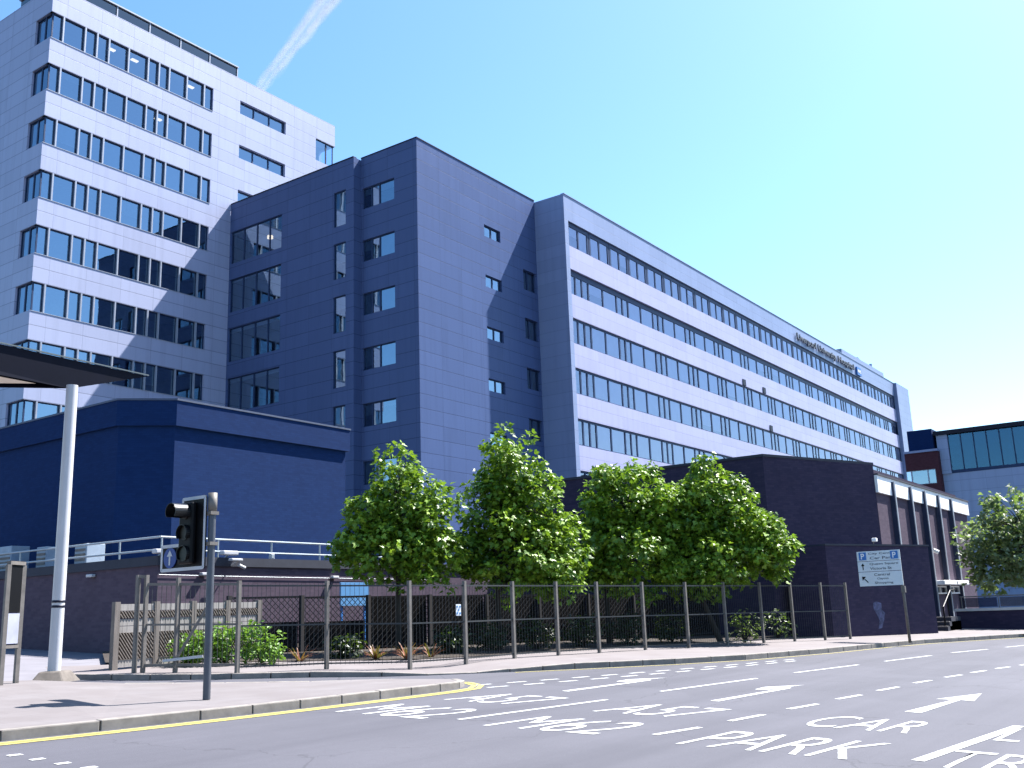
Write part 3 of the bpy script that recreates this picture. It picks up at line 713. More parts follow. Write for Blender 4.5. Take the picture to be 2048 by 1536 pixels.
w = MB(); w.prism(inset([tuple(lo1), (lo2.x, lo2.y), tuple(V((lo2.x, lo2.y))+back*.9), tuple(V(lo1)+back*1.0)], -.03), PZ1, PZ1+.06); w.build('porch_capping', M['coping'], hall)
# low lit windows and canopies between the last fins
for xa, xb in ((fins[2]+.15, fins[3]-.05), (fins[3]+.15, fins[4]-.05)):
    z0, z1 = onY(1880, 1188, HYF).z, onY(1880, 1172, HYF).z
    wd = ribbon('window', (xa, HYF-.06), (xb, HYF-.06), z0, z1, [(xb-xa)/2], hall, .1, recess=.02, mull=None, frame='pale', glass='clear', blinds=[(0, .5, 'blind')])
    w = MB(); w.box(xa, HYF-.5, z1+.03, xb, HYF-.02, z1+.22); w.build('window_hood', M['pale'], hall, bevel=.03)
q = onY(1869, 1100, HYF-.1); w = MB(); w.tube((q.x, HYF-.04, q.z), (q.x+.1, HYF-.22, q.z-.1), .09); tag(w.build('wall_light', M['pale'], None), 'pale lamp on the brick front between the tall fins', 'light')
q = onP(1748, 1094, A0); t = thing('floodlight', 'tiny lamp on the porch edge above the directional sign', 'light', (q.x, q.y, PZ1+.06))
w = MB(); w.tube((q.x, q.y, PZ1+.05), (q.x, q.y, PZ1+.16), .02); w.build('bracket', M['galv'], t); w = MB(); w.box(q.x-.1, q.y-.12, PZ1+.14, q.x+.1, q.y+.03, PZ1+.26); w.build('housing', M['pale'], t, bevel=.02)
# entrance steps
s0 = G(1868, 1262, .1)
t = thing('entrance_steps', 'short flight of pale edged steps with a dark handrail beside the brick porch', 'steps', (s0.x, s0.y, gz(0, s0.y)))
for i in range(3):
    z = gz(0, s0.y)+.1; w = MB(); w.box(s0.x-.2+i*.34, s0.y-.55, z-.1, s0.x+2, s0.y+.3, z+.16*(i+1)); o = w.build('step', M['coping'], t)
    w = MB(); w.box(s0.x-.22+i*.34, s0.y-.55, z+.16*(i+1)-.02, s0.x-.1+i*.34, s0.y+.3, z+.16*(i+1)+.02); w.build('nosing', M['concrete'], o)
w = MB(); z = gz(0, s0.y)+.1; w.path([(s0.x-.1, s0.y-.45, z), (s0.x-.1, s0.y-.45, z+.85), (s0.x+1.3, s0.y-.45, z+1.45), (s0.x+2.4, s0.y-.45, z+1.5)], .03); w.tube((s0.x+.7, s0.y-.45, z+.3), (s0.x+.7, s0.y-.45, z+1.2), .025); w.build('rail', M['black'], t)
# retaining wall and glazed screen above it
rw = thing('retaining_wall', 'low dark brick wall with pale coping beside the far right footway', 'wall', (43.34, 9.5, .37))
w = MB(); w.box(43.30, -25, -1.5, 43.65, 9.5, 1.12); w.build('wall', M['brick'], rw)
w = MB(); w.box(43.24, -25, 1.12, 43.72, 9.54, 1.22); w.build('coping', plain('pale_coping', (.8, .78, .74), .8), rw)
sc = thing('glass_screen', 'low glass and metal balustrade standing on the dark retaining wall', 'balustrade', (43.5, 9.4, 1.22))
for i in range(10):
    y = 9.3-1.35*i
    w = MB(); w.tube((43.5, y, 1.21), (43.5, y, 1.66), .02, n=8); w.build('post', M['galv'], sc)
    if i < 9: w = MB(); w.box(43.495, y-1.3, 1.26, 43.505, y-.05, 1.62); w.build('pane', M['tinted'], sc)
w = MB(); w.tube((43.5, 9.35, 1.67), (43.5, -3.0, 1.67), .022, n=8); w.build('rail', M['galv'], sc)

# ------------------------------------------------------------------ annex and glass building, far right
GX = 95.0
gy1, gz1 = onX(1872, 866, GX).y, onX(1876, 866, GX).z
gzm = onX(1882, 949, GX).z
gl = thing('glass_building', 'flat roofed building with a teal glass upper storey over pale blue tiles', 'building', (GX, gy1, 3))
w = MB(); w.wall((GX, gy1), (GX, -30), -3, gzm, (), .1); w.wall((GX+20, gy1), (GX, gy1), -3, gz1); w.build('tile_wall', M['tile'], gl)
w = MB(); w.box(GX+1.2, -30, gzm, GX+19, gy1-.3, gz1-.3); w.build('interior', M['room'], gl)
w = MB(); w.box(GX-.35, -30, gz1-.25, GX+20, gy1+.2, gz1+.12); w.build('roof', M['darkmetal'], gl)
w = MB(); w.box(GX-.15, gy1-.9, gzm, GX+.6, gy1+.02, gz1-.25); w.build('corner_pier', M['tile'], gl)
fr = MB(); fr.box(GX-.02, -30, gzm, GX+.12, gy1-.9, gzm+.28)
for i in range(38): fr.box(GX-.03, gy1-.96-i*1.05, gzm+.28, GX+.1, gy1-.88-i*1.05, gz1-.25)
fr = fr.build('glazing_frame', M['wframe'], gl)
for i in range(36):
    w = MB(); w.box(GX+.04, gy1-.96-(i+1)*1.05+.08, gzm+.28, GX+.06, gy1-.96-i*1.05, gz1-.25); w.build('glazing_pane', M['curtain'], gl)
    w = MB(); w.box(GX+.25, gy1-.9-(i+1)*1.05+.2, gzm+.3, GX+.27, gy1-1.0-i*1.05, gz1-.3); w.build('blind', M['curt'], gl)
ay0, ay1 = onX(1875, 905, GX-1).y, onX(1808, 905, GX-1).y
az1, az0 = onX(1842, 905, GX-1).z, 0
ann = thing('brick_annex', 'small dark brick annex with a navy roof box between the wing and the glass building', 'building', (GX-1, ay0, 3))
wz0, wz1 = onX(1842, 969, GX-1).z, onX(1842, 940, GX-1).z
wy1, wy0 = onX(1812, 955, GX-1).y, onX(1873, 955, GX-1).y
w = MB(); w.wall((GX-1, ay1), (GX-1, ay0), -2, az1, [(ay1-wy1, ay1-wy0, wz0, wz1)], .2); w.wall((GX-1, ay0), (GX+8, ay0), -2, az1); w.build('wall', brickmat('annex_brick', (.06, .022, .028), (.08, .032, .04), (.05, .03, .04)), ann)
ribbon('window', (GX-1, wy1), (GX-1, wy0), wz0, wz1, [.5, 1.9], ann, .2, recess=.1, mull=None, frame='mull', blinds=[(1, .5, 'curt')])
w = MB(); w.box(GX+.5, ay0, -2, GX+8, ay1, az1-.1); w.build('interior', M['room'], ann)
w = MB(); w.box(GX-1.1, ay0-.05, az1, GX+8, ay1+.05, az1+.2); w.build('roof', M['frame'], ann)
ry1, ry0 = onX(1813, 862, GX-.6).y, onX(1862, 858, GX-.6).y; rz1 = onX(1840, 860, GX-.6).z
w = MB(); w.box(GX-.6, ry0, az1+.2, GX+6, ry1, rz1); w.build('roof_box', M['navy'], ann)

# ------------------------------------------------------------------ canopy and its white post
pb = G(107, 1358, .1)
can = thing('entrance_canopy', 'dark tapering canopy with beige underside on a tall white round post', 'canopy', pb)
ct = zat(pb.x, pb.y, 776)
w = MB(); w.tube((pb.x, pb.y, pb.z-.02), (pb.x, pb.y, ct+.05), .112, .105, 28, caps=False)
o = w.build('post', M['whitepaint'], can, smooth=True)
for py in (1203, 1213): z = zat(pb.x, pb.y, py); w = MB(); w.tube((pb.x, pb.y, z-.022), (pb.x, pb.y, z+.022), .1145, n=28); w.build('band', M['darkmetal'], o, smooth=True)
z0, z1 = 6.24, 6.8
A_, T_, K_ = onZ(0, 688, z1), onZ(296, 753, z1), onZ(140, 777, z0)
dn = (A_-T_); dn.z = 0
L_ = T_+dn*4; L0 = V((L_.x, L_.y, z0))
Bk = onZ(0, 775, z0); db = (Bk-K_); BL = K_+db*8
w = MB()
w.add([L_, T_, V((BL.x, BL.y, z1)), V((K_.x-.1, K_.y+.25, z1)), L0, K_, V((BL.x, BL.y, z0))],
      [(0, 1, 3, 2), (0, 4, 5, 1), (5, 6, 2, 3), (1, 5, 3), (4, 0, 2, 6)])
w.build('fascia', plain('canopy_navy', (.006, .008, .022), .6, 0, spec=.1), can)
w = MB(); k2 = L0.lerp(K_, .93); w.add([L0+V((0, 0, .004)), k2+V((0, 0.02, .004)), K_+V((-.15, .1, .004)), V((BL.x, BL.y, z0+.004))], [(0, 3, 2, 1)])
w = MB(); w.add([L0+V((0, .1, -.012)), L0.lerp(K_, .94)+V((0, .07, -.012)), V((BL.x, BL.y-.1, z0-.012))], [(0, 2, 1)]); w.build('soffit', M['soffit'], can)
w = MB(); w.bar(L_+V((0, -.02, .02)), T_+V((0, -.02, .02)), .025, .025); w.build('edge_trim', plain('dull_trim', (.10, .14, .16), .6), can)
w = MB(); w.add([(pb.x+a*k, pb.y+b*k, gz(pb.x, pb.y)+z) for z, k in ((.05, 1.0), (.24, .62)) for a, b in ((-.5, -.05), (-.05, -.42), (.48, -.1), (.05, .36))], [(0, 1, 5, 4), (1, 2, 6, 5), (2, 3, 7, 6), (3, 0, 4, 7), (4, 5, 6, 7)]); w.build('base', plain('base_concrete', (.19, .165, .145), .9, 0, .25, 6), can, bevel=.03)

# ------------------------------------------------------------------ notice stand, far left
na, nb2 = G(31, 1368, .1), G(4, 1372, .1)
ns = thing('notice_stand', 'weathered metal notice frame with dark upper panel and pale poster', 'notice board', na)
zt = zat(na.x, na.y, 1131)
dv = (nb2-na); dv.z = 0; dv = dv.normalized()*.42
for k in (0, 1): p = na+dv*k; w = MB(); w.box(p.x-.035, p.y-.035, p.z-.02, p.x+.035, p.y+.035, zt); w.build('post', M['galv'], ns)
w = MB(); w.bar(V((na.x, na.y, zt+.03)), V((na.x, na.y, zt+.03))+dv, .075, .06); w.build('crossbar', M['galv'], ns); w = MB(); w.bar(V((na.x, na.y, na.z+.62)), V((na.x, na.y, na.z+.62))+dv, .05, .05); w.build('crossbar', M['galv'], ns)
w = MB(); w.bar(V((na.x, na.y, na.z+1.62))+dv*.1, V((na.x, na.y, na.z+1.62))+dv*.9, .03, .86); w.build('dark_panel', M['black'], ns)
w = MB(); w.bar(V((na.x, na.y, na.z+.92))+dv*.1, V((na.x, na.y, na.z+.92))+dv*.9, .03, .5); w.build('poster', plain('pale_poster', (.45, .47, .58), .6), ns)

# ------------------------------------------------------------------ traffic signal
sb = G(413, 1396, .115)
tsig = thing('traffic_light', 'black traffic signal with white bordered board and blue arrow sign on a grey pole', 'traffic light', sb)
zt = zat(sb.x, sb.y, 986)
w = MB(); w.tube((sb.x, sb.y, sb.z-.02), (sb.x, sb.y, zt-.3), .055, n=18, caps=False); w.build('pole', plain('pole_grey', (.13, .14, .17), .45, .3), tsig, smooth=True)
w = MB(); w.tube((sb.x, sb.y, zt-.3), (sb.x, sb.y, zt), .068, n=18); w.build('pole_cap', M['galv'], tsig, smooth=True)
bx = sb.x-.10
z3 = zat(bx, sb.y+.3, 993); zb_ = zat(bx, sb.y+.3, 1140); zm = zat(bx, sb.y+.8, 1089)
y0, y1, y2 = sb.y+.02, sb.y+.60, sb.y+1.08
def roundpoly(pts, r, n=4):
    out = []; k = len(pts)
    for i in range(k):
        a, b, c = V(pts[i-1]), V(pts[i]), V(pts[(i+1) % k]); u = (a-b).normalized(); v = (c-b).normalized()
        if (a-b).cross(c-b) == 0: out.append(b); continue
        for j in range(n+1):
            t = j/n; out.append((b+u*r)*(1-t)**2+b*2*t*(1-t)+(b+v*r)*t*t)
    return out
outl = roundpoly([(y0, zb_), (y0, z3), (y1, z3), (y1, zm), (y2, zm), (y2, zb_)], .05)
def plateX(poly, x0, x1):
    m = MB(); k = len(poly); vs = [(x0, p[0], p[1]) for p in poly]+[(x1, p[0], p[1]) for p in poly]
    m.add(vs, [(i, (i+1) % k, k+(i+1) % k, k+i) for i in range(k)]); bm = bmesh.new()
    return m, vs, k
m, vs, k = plateX(outl, bx, bx+.02); m.f += [tuple(range(k)), tuple(range(2*k-1, k-1, -1))]; m.m += [0, 0]
bd = m.build('backing_board', M['black'], tsig)
bw = .05; inner = []
n_ = len(outl)
for i in range(n_):
    a, b, c = V(outl[i-1]), V(outl[i]), V(outl[(i+1) % n_]); d1 = (b-a).normalized(); d2 = (c-b).normalized(); n1 = V((d1.y, -d1.x)); n2 = V((d2.y, -d2.x)); inner.append(b+(n1+n2)/max(.4, 1+n1.dot(n2))*bw)
m = MB()
for i in range(n_):
    j = (i+1) % n_; m.quad((bx-.004, *outl[i]), (bx-.004, *outl[j]), (bx-.004, *inner[j]), (bx-.004, *inner[i]))
m.build('white_border', M['whitepaint'], bd)
yc = y0+.36
w = MB(); w.box(bx-.10, yc-.16, zb_+.09, bx-.005, yc+.16, z3-.09); hd = w.build('head', M['black'], tsig, bevel=.03)
for i, (zz, col) in enumerate(((z3-.24, (.12, .006, .006)), ((z3+zb_)/2, (.10, .05, .004)), (zb_+.24, (.004, .07, .03)))):
    w = MB(); w.tube((bx-.115, yc, zz), (bx-.10, yc, zz), .105, n=20); w.build('lens', plain('lens_glass', tuple(x*.1 for x in col), .4), hd)
    h = MB(); n = 20; ln = (.27, .07, .05)[i]
    ring = []
    for s_ in range(n+1):
        a = R(-40)+R(260)*s_/n; ring.append((yc+.118*math.cos(a), zz+.118*math.sin(a)))
    for (p, q) in zip(ring, ring[1:]): h.quad((bx-.10, *p), (bx-.10, *q), (bx-.10-ln, *q), (bx-.10-ln, *p))
    h = h.build('hood', plain('hood_black', (.01, .01, .012), .35), hd); sm = h.modifiers.new('t', 'SOLIDIFY'); sm.thickness = .008
ya, za_ = (y1+y2)/2-.01, (zb_+zm)/2
w = MB(); w.tube((bx-.02, ya, za_), (bx-.006, ya, za_), .155, n=28); ar = w.build('arrow_sign', M['arrowblue'], tsig)
def flatX(m, x, pts): m.add([(x, p[0], p[1]) for p in pts], [tuple(range(len(pts)))])
m = MB(); flatX(m, bx-.024, [(ya-.02, za_-.11), (ya+.02, za_-.11), (ya+.02, za_+.03), (ya-.02, za_+.03)]); flatX(m, bx-.024, [(ya-.07, za_+.025), (ya+.07, za_+.025), (ya+.03, za_+.08), (ya, za_+.12), (ya-.03, za_+.08)]); m.build('arrow', M['whitepaint'], ar)
for z in (z3-.3, zb_+.35): w = MB(); w.box(bx+.02, sb.y-.07, z, sb.x+.07, sb.y+.12, z+.05); w.build('bracket', M['galv'], tsig)

# ------------------------------------------------------------------ directional sign
ds = G(1820, 1284, .115)
dsg = thing('direction_sign', 'three panel car park direction sign on a leaning grey pole', 'sign', ds)
zT = zat(ds.x, ds.y, 1099)
w = MB(); w.tube((ds.x, ds.y, ds.z-.02), (ds.x-.02, ds.y+.03, zT-.02), .042, n=14); w.build('pole', M['galv'], dsg, smooth=True)
w = MB(); w.box(ds.x-.07, ds.y-.05, zat(ds.x, ds.y, 1185), ds.x+.06, ds.y+.06, zat(ds.x, ds.y, 1172)); w.build('pole_clamp', M['galv'], dsg)
pw = 1.27; sx = ds.x-.07; yR = ds.y-.03
pans = [(zT, zT-.29), (zT-.305, zT-.60), (zT-.615, zT-1.03)]
txt = [[('City Centre', .27, .62), ('Car Parks', .3, .62)], [('Queen Square', .28, .66), ('Victoria St', .28, .5)], [('Central', .36, .36), ('Clayton', .42, .26), ('Shopping', .36, .42)]]
for (za2, zb2), lines in zip(pans, txt):
    w = MB(); w.box(sx-.02, yR, zb2, sx, yR+pw, za2); p = w.build('panel', M['signgrey'], dsg)
    hh = (za2-zb2)/(len(lines)+.35)
    for i, (s_, off, wd_) in enumerate(lines):
        zz = za2-hh*(i+1)
        place_text('lettering', s_, (sx-.024, yR+pw-off*pw, zz), (0, -wd_*pw, 0), (0, 0, hh*.62), (-1, 0, 0), M['letter'], p, bold=.012)
    if len(lines) == 2 and lines[0][0] == 'City Centre':
        for y in (yR+pw-.06, yR+.28):
            m = MB(); m.box(sx-.027, y-.22, zb2+.03, sx-.021, y, za2-.03); b_ = m.build('parking_symbol', M['signblue'], p)
            place_text('parking_letter', 'P', (sx-.029, y-.06, zb2+.06), (0, -.1, 0), (0, 0, .17), (-1, 0, 0), M['pale'], b_, bold=.02)
    else:
        yy, zz = yR+pw-.15, (za2+zb2)/2; m = MB()
        if len(lines) == 2: flatX(m, sx-.024, [(yy-.015, zz-.1), (yy+.015, zz-.1), (yy+.015, zz+.02), (yy-.015, zz+.02)]); flatX(m, sx-.024, [(yy-.055, zz+.02), (yy+.055, zz+.02), (yy, zz+.1)])
        else: flatX(m, sx-.024, [(yy-.12, zz-.09), (yy-.10, zz-.11), (yy+.0, zz+.0), (yy-.02, zz+.02)]); flatX(m, sx-.024, [(yy+.06, zz+.08), (yy+.05, zz-.04), (yy-.06, zz+.07)])
        m.build('arrow', M['black'], p)

# ------------------------------------------------------------------ security fence along the footway
posts_px = [(474, 1345), (653, 1337), (820, 1334), (932, 1326), (1029, 1317), (1117, 1311), (1199, 1306), (1291, 1300), (1378, 1296), (1455, 1291), (1528, 1286), (1590, 1283), (1651, 1280.5), (1701, 1278)]
fp = [G(px, py, .115) for px, py in posts_px]
fen = thing('mesh_fence', 'tall grey security fence of thin vertical bars along the footway', 'fence', fp[0])
FH = 1.68
pp = MB()
for p in fp:
    w = MB(); w.box(p.x-.035, p.y-.035, p.z-.05, p.x+.035, p.y+.035, p.z+FH+.04); w.build('post', M['galv'], fen)
    w = None
for a, b in zip(fp, fp[1:]):
    m = MB(); L = (b-a).length; n = int(L/.088)
    for z in (.10, .86, FH-.06): m.bar(a+V((0, 0, z)), b+V((0, 0, z)), .022, .03)
    for i in range(1, n):
        q = a.lerp(b, i/n); m.tube(q+V((0, 0, .07)), q+V((0, 0, FH)), .004, n=5)
    m.build('fence_panel', M['wire'], fen)
q = fp[3].lerp(fp[2], .14); zc = zat(q.x, q.y, 1220)
t = thing('fence_notice', 'small blue and white notice tied to the security fence', 'notice', (q.x, q.y, zc))
dd = (fp[3]-fp[2]).normalized(); w = MB(); w.bar(V((q.x, q.y-.03, zc))-dd*.07, V((q.x, q.y-.03, zc))+dd*.07, .008, .24); w.build('panel', M['pale'], t)
w = MB()
for u, v in ((-.04, .07), (.04, .07), (0, 0), (-.04, -.07), (.04, -.07)): w.bar(V((q.x, q.y-.038, zc+v))+dd*(u-.018), V((q.x, q.y-.038, zc+v))+dd*(u+.018), .008, .04)
w.build('symbol', M['bluesign'], t)

# ------------------------------------------------------------------ timber screen and metal gate at the left end of the garden
g0 = G(226, 1341, .1); g1 = V((16.2, 18.9, 0)); g1.z = gz(0, g1.y)+.1
ts = thing('timber_screen', 'weathered timber screen of diagonal boards behind the gate', 'fence', g0)
zt = zat(g0.x, g0.y, 1205)-g0.z
dg_ = (g1-g0); Lg = dg_.length; dg_ /= Lg
for i in range(5):
    p = g0+dg_*(Lg*i/4); w = MB(); w.obox(p-V((.06, .06, .05)), (.12, 0, 0), (0, .12, 0), (0, 0, zt+.06)); w.build('post', M['timber'], ts)
for z in (.12, .78, .92, zt-.10):
    w = MB(); w.bar(g0+V((0, 0, z)), g1+V((0, 0, z)), .05, .13); w.build('rail', M['lath'], ts)
sd = V((dg_.y, -dg_.x, 0))
for i in range(4):
    for z0_, z1_ in ((.2, .72), (1.0, zt-.18)):
        m = MB(); a = g0+dg_*(Lg*i/4+.08); b = g0+dg_*(Lg*(i+1)/4-.08); W = (b-a).length; H_ = z1_-z0_
        nb3 = 12
        for j in range(-6, nb3):
            u0 = W*j/nb3; pts = []
            for v in (0, 1):
                u = u0+v*H_*.8; pts.append(max(0, min(W, u)))
            if pts[0] == pts[1]: continue
            va = (pts[0]-u0)/(H_*.8); vb = (pts[1]-u0)/(H_*.8)
            m.bar(a+dg_*(W-pts[0])+V((0, 0, z0_+va*H_)), a+dg_*(W-pts[1])+V((0, 0, z0_+vb*H_)), .018, .098, side=sd)
        m.bar(a+V((0, 0, (z0_+z1_)/2))-sd*.02, b+V((0, 0, (z0_+z1_)/2))-sd*.02, .012, z1_-z0_)
        m.build('board_panel', M['timber'], ts)
ga = G(268, 1346, .1); gb = G(472, 1344, .1)
mg = thing('metal_gate', 'grey metal mesh gate with tall posts and a diagonal brace beside the shrubs', 'gate', ga)
dg2 = gb-ga; L2 = dg2.length; dg2 /= L2
gh = zat(ga.x, ga.y, 1150)-ga.z; gh2 = gh-.18
for u, hgt in ((0, gh), (.16, gh), (L2*.40, gh-.05)):
    p = ga+dg2*u; w = MB(); w.obox(p-V((.035, .035, .05)), (.07, 0, 0), (0, .07, 0), (0, 0, hgt+.05)); w.build('post', M['galv'], mg)
w = MB(); w.bar(ga+V((0, 0, gh-.03)), ga+dg2*.16+V((0, 0, gh-.03)), .06, .06)
w.bar(ga+dg2*.16+V((0, 0, gh2)), gb+V((0, 0, gh2)), .045, .05); w.bar(ga+dg2*.16+V((0, 0, .14)), gb+V((0, 0, .14)), .045, .05); w.bar(ga+dg2*.16+V((0, 0, .9)), gb+V((0, 0, .9)), .04, .04)
w.build('gate_rail', M['galv'], mg)
w = MB(); w.bar(ga+dg2*(L2*.42)+V((0, 0, .3)), ga+dg2*(L2*.75)+V((0, 0, 1.42)), .03, .05); w.build('brace', M['galv'], mg)
w = MB(); n = int(L2/.09)
for i in range(2, n): q = ga+dg2*(L2*i/n); w.tube(q+V((0, 0, .14)), q+V((0, 0, gh2)), .006, n=5)
w.build('gate_bars', M['wire'], mg)
w = MB(); q = ga+dg2*.5; w.bar(q+V((0, -.05, .22)), ga+dg2*1.25+V((0, -.05, .3)), .05, .05); w.build('drop_bolt', M['whitepaint'], mg)

# ------------------------------------------------------------------ trellis behind the fence
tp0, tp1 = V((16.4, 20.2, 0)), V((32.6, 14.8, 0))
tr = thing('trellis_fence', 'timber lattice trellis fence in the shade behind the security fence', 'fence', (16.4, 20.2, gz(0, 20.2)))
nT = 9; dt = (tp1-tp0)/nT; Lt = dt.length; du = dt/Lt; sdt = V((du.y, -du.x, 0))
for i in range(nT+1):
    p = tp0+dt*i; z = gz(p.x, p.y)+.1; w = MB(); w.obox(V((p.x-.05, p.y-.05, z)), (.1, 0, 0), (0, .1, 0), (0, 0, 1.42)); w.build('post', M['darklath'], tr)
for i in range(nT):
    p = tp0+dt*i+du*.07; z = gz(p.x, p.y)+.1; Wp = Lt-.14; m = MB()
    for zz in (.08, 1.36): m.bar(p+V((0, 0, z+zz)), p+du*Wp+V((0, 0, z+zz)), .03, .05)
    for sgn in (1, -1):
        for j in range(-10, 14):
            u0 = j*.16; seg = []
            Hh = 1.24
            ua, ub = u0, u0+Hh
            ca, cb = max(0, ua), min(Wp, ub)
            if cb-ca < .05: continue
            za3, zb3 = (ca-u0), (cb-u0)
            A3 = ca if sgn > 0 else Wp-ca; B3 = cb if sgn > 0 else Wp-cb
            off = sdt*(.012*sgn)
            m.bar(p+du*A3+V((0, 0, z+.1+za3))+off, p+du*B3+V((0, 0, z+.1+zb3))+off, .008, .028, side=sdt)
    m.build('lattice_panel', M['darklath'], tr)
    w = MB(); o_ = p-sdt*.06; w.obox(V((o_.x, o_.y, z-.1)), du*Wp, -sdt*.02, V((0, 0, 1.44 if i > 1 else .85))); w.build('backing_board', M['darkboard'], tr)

# ------------------------------------------------------------------ vegetation
def leaf_mesh(name, clumps, rng, size, per, mat, parent, droop=.35, lobed=True):
    """leaves as small folded lobed blades gathered in clumps; clumps: (centre, radius, tone)"""
    vs, fs, tone = [], [], []
    for c, r, t0 in clumps:
        for _ in range(max(4, int(per*(r/.28)**1.6))):
            o = V((rng.gauss(0, 1), rng.gauss(0, 1), rng.gauss(0, .75))); o = o.normalized()*r*rng.uniform(.35, 1.0)**.6
            p = c+o; s = size*rng.uniform(.65, 1.25)
            nrm = (V((o.x, o.y, o.z*.7)).normalized()*.6+V((rng.uniform(-1, 1), rng.uniform(-1, 1), rng.uniform(.3, 1.6)))).normalized()
            d = V((o.x+rng.uniform(-.3, .3), o.y+rng.uniform(-.3, .3), -droop*r)); d = (d-nrm*d.dot(nrm))
            if d.length < 1e-3: d = nrm.orthogonal()
            d.normalize(); x = nrm.cross(d)
            b = len(vs); f = nrm*(s*.16)
            if lobed:
                pr = [(0, 0, 0), (-.42, .05, 1), (-.52, .5, 1), (-.24, .52, .5), (-.1, 1.05, -.3), (.0, .62, 0), (.1, 1.05, -.3), (.24, .52, .5), (.52, .5, 1), (.42, .05, 1)]
                vs += [p+x*(s*a)+d*(s*q)+f*k for a, q, k in pr]
                fs += [(b, b+5, b+4, b+3, b+2, b+1), (b, b+9, b+8, b+7, b+6, b+5)]
                n = 10
            else:
                pr = [(0, 0, 0), (-.3, .5, .6), (0, 1, -.4), (.3, .5, .6)]; vs += [p+x*(s*a)+d*(s*q)+f*k for a, q, k in pr]
                fs += [(b, b+2, b+1), (b, b+3, b+2)]; n = 4
            tv = min(1, max(0, t0+rng.uniform(-.25, .25))); tone += [tv]*n
    me = bpy.data.meshes.new(name); me.from_pydata([tuple(v) for v in vs], [], fs); me.materials.append(mat)
    at = me.attributes.new('tone', 'FLOAT', 'POINT'); at.data.foreach_set('value', tone); me.update()
    o = bpy.data.objects.new(name, me); COL.objects.link(o); put(o, parent); return o

def tree(label, base, lobes, rng, lean=(0, 0), mat='leaf', size=.145, dens=1.0, trunk_r=.075, per=27, clump=(.17, .33)):
    """trunk with limbs reaching into a crown made of lobes (centre offset from base, radii)"""
    t = thing('maple_tree', label, 'tree', base, 'young trees behind the fence' if mat == 'leaf' else None)
    top = max(c[2]+r[2] for c, r in lobes)
    fork = V((base[0]+lean[0], base[1]+lean[1], base[2]+min(c[2]-r[2]*.6 for c, r in lobes)))
    apex = V((base[0]+lobes[0][0][0], base[1]+lobes[0][0][1], base[2]+top*.9))
    m = MB(); B = V(base)-V((0, 0, .05)); mid = B.lerp(fork, .5)+V((rng.uniform(-.04, .04), rng.uniform(-.04, .04), 0))
    m.tube(B, mid, trunk_r*1.25, trunk_r, 10, False); m.tube(mid, fork, trunk_r, trunk_r*.85, 10, False)
    m.tube(fork, fork.lerp(apex, .5), trunk_r*.85, trunk_r*.5, 8, False); m.tube(fork.lerp(apex, .5), apex, trunk_r*.5, trunk_r*.12, 8, False)
    clumps = []
    for (c, r) in lobes:
        C = V(base)+V(c); vol = r[0]*r[1]*r[2]; k = int(62*dens*(vol**(2/3))/.75)
        for _ in range(k):
            while True:
                u = V((rng.uniform(-1, 1), rng.uniform(-1, 1), rng.uniform(-1, 1)))
                if .15 < u.length < 1: break
            u *= (u.length**-.45)
            wob = 1+.14*math.sin(5*u.x+3*u.z+c[0]*9)+.10*math.sin(7*u.y-4*u.z)
            p = C+V((u.x*r[0], u.y*r[1], u.z*r[2]))*wob*rng.uniform(.78, 1.07)
            clumps.append((p, rng.uniform(*clump), rng.uniform(.1, .9)))
            if rng.random() < .22:
                st = fork.lerp(apex, rng.uniform(0, .8)); md = st.lerp(p, .55)+V((0, 0, .08)); m.tube(st, md, trunk_r*.28, trunk_r*.16, 6, False); m.tube(md, p, trunk_r*.16, .006, 5, False)
    m.build('trunk', M['bark'], t, smooth=True)
    leaf_mesh('crown', clumps, rng, size, per, M[mat], t)
    return t

def at_depth(px, py, q):        # point seen at (px, py) in the vertical plane through q facing the camera
    d = ray(px, py); n = FW.copy(); n.z = 0; n.normalize(); return EYEP+d*((V(q)-EYEP).dot(n)/d.dot(n))
def lobes_from(base, spec):
    out = []
    for px, py, rx, rz in spec:
        c = at_depth(px, py, base); k = (c-EYEP).dot(FW)/F_PX
        dv = V((FW.x, FW.y, 0)).normalized(); ry = rx*k*.9
        off = c-V(base); out.append(((off.x, off.y, off.z), (rx*k, ry, rz*k)))
    return out
def garden(px, py): p = G(px, py, .13); return (p.x, p.y, p.z)
rng = random.Random(11)
tA = (19.3, 17.3); tB = (22.0, 16.2); tC = (26.0, 15.2); tD = G(1443, 1285, .13)
gp = lambda t: (t[0], t[1], gz(*t)+.13)
T1 = tree('young maple with a bushy domed crown, leftmost of the row behind the security fence', gp(tA),
          lobes_from(gp(tA), [(800, 1000, 62, 105), (745, 1050, 60, 75), (860, 1050, 62, 90), (775, 1105, 92, 62), (855, 1120, 75, 60), (692, 1100, 30, 42)]), rng)
T2 = tree('young maple with the tallest pointed crown, second along the security fence', gp(tB),
          lobes_from(gp(tB), [(1020, 950, 62, 95), (985, 1020, 62, 90), (1068, 1010, 55, 90), (1040, 1110, 110, 85), (1130, 1090, 50, 70), (950, 1110, 50, 65), (1120, 1160, 50, 40)]), rng)
T3 = tree('young maple with a broad loose crown in front of the long wing', gp(tC),
          lobes_from(gp(tC), [(1258, 990, 72, 82), (1210, 1030, 58, 80), (1320, 1040, 62, 85), (1270, 1115, 115, 78), (1350, 1100, 60, 80), (1195, 1105, 45, 70)]), rng)
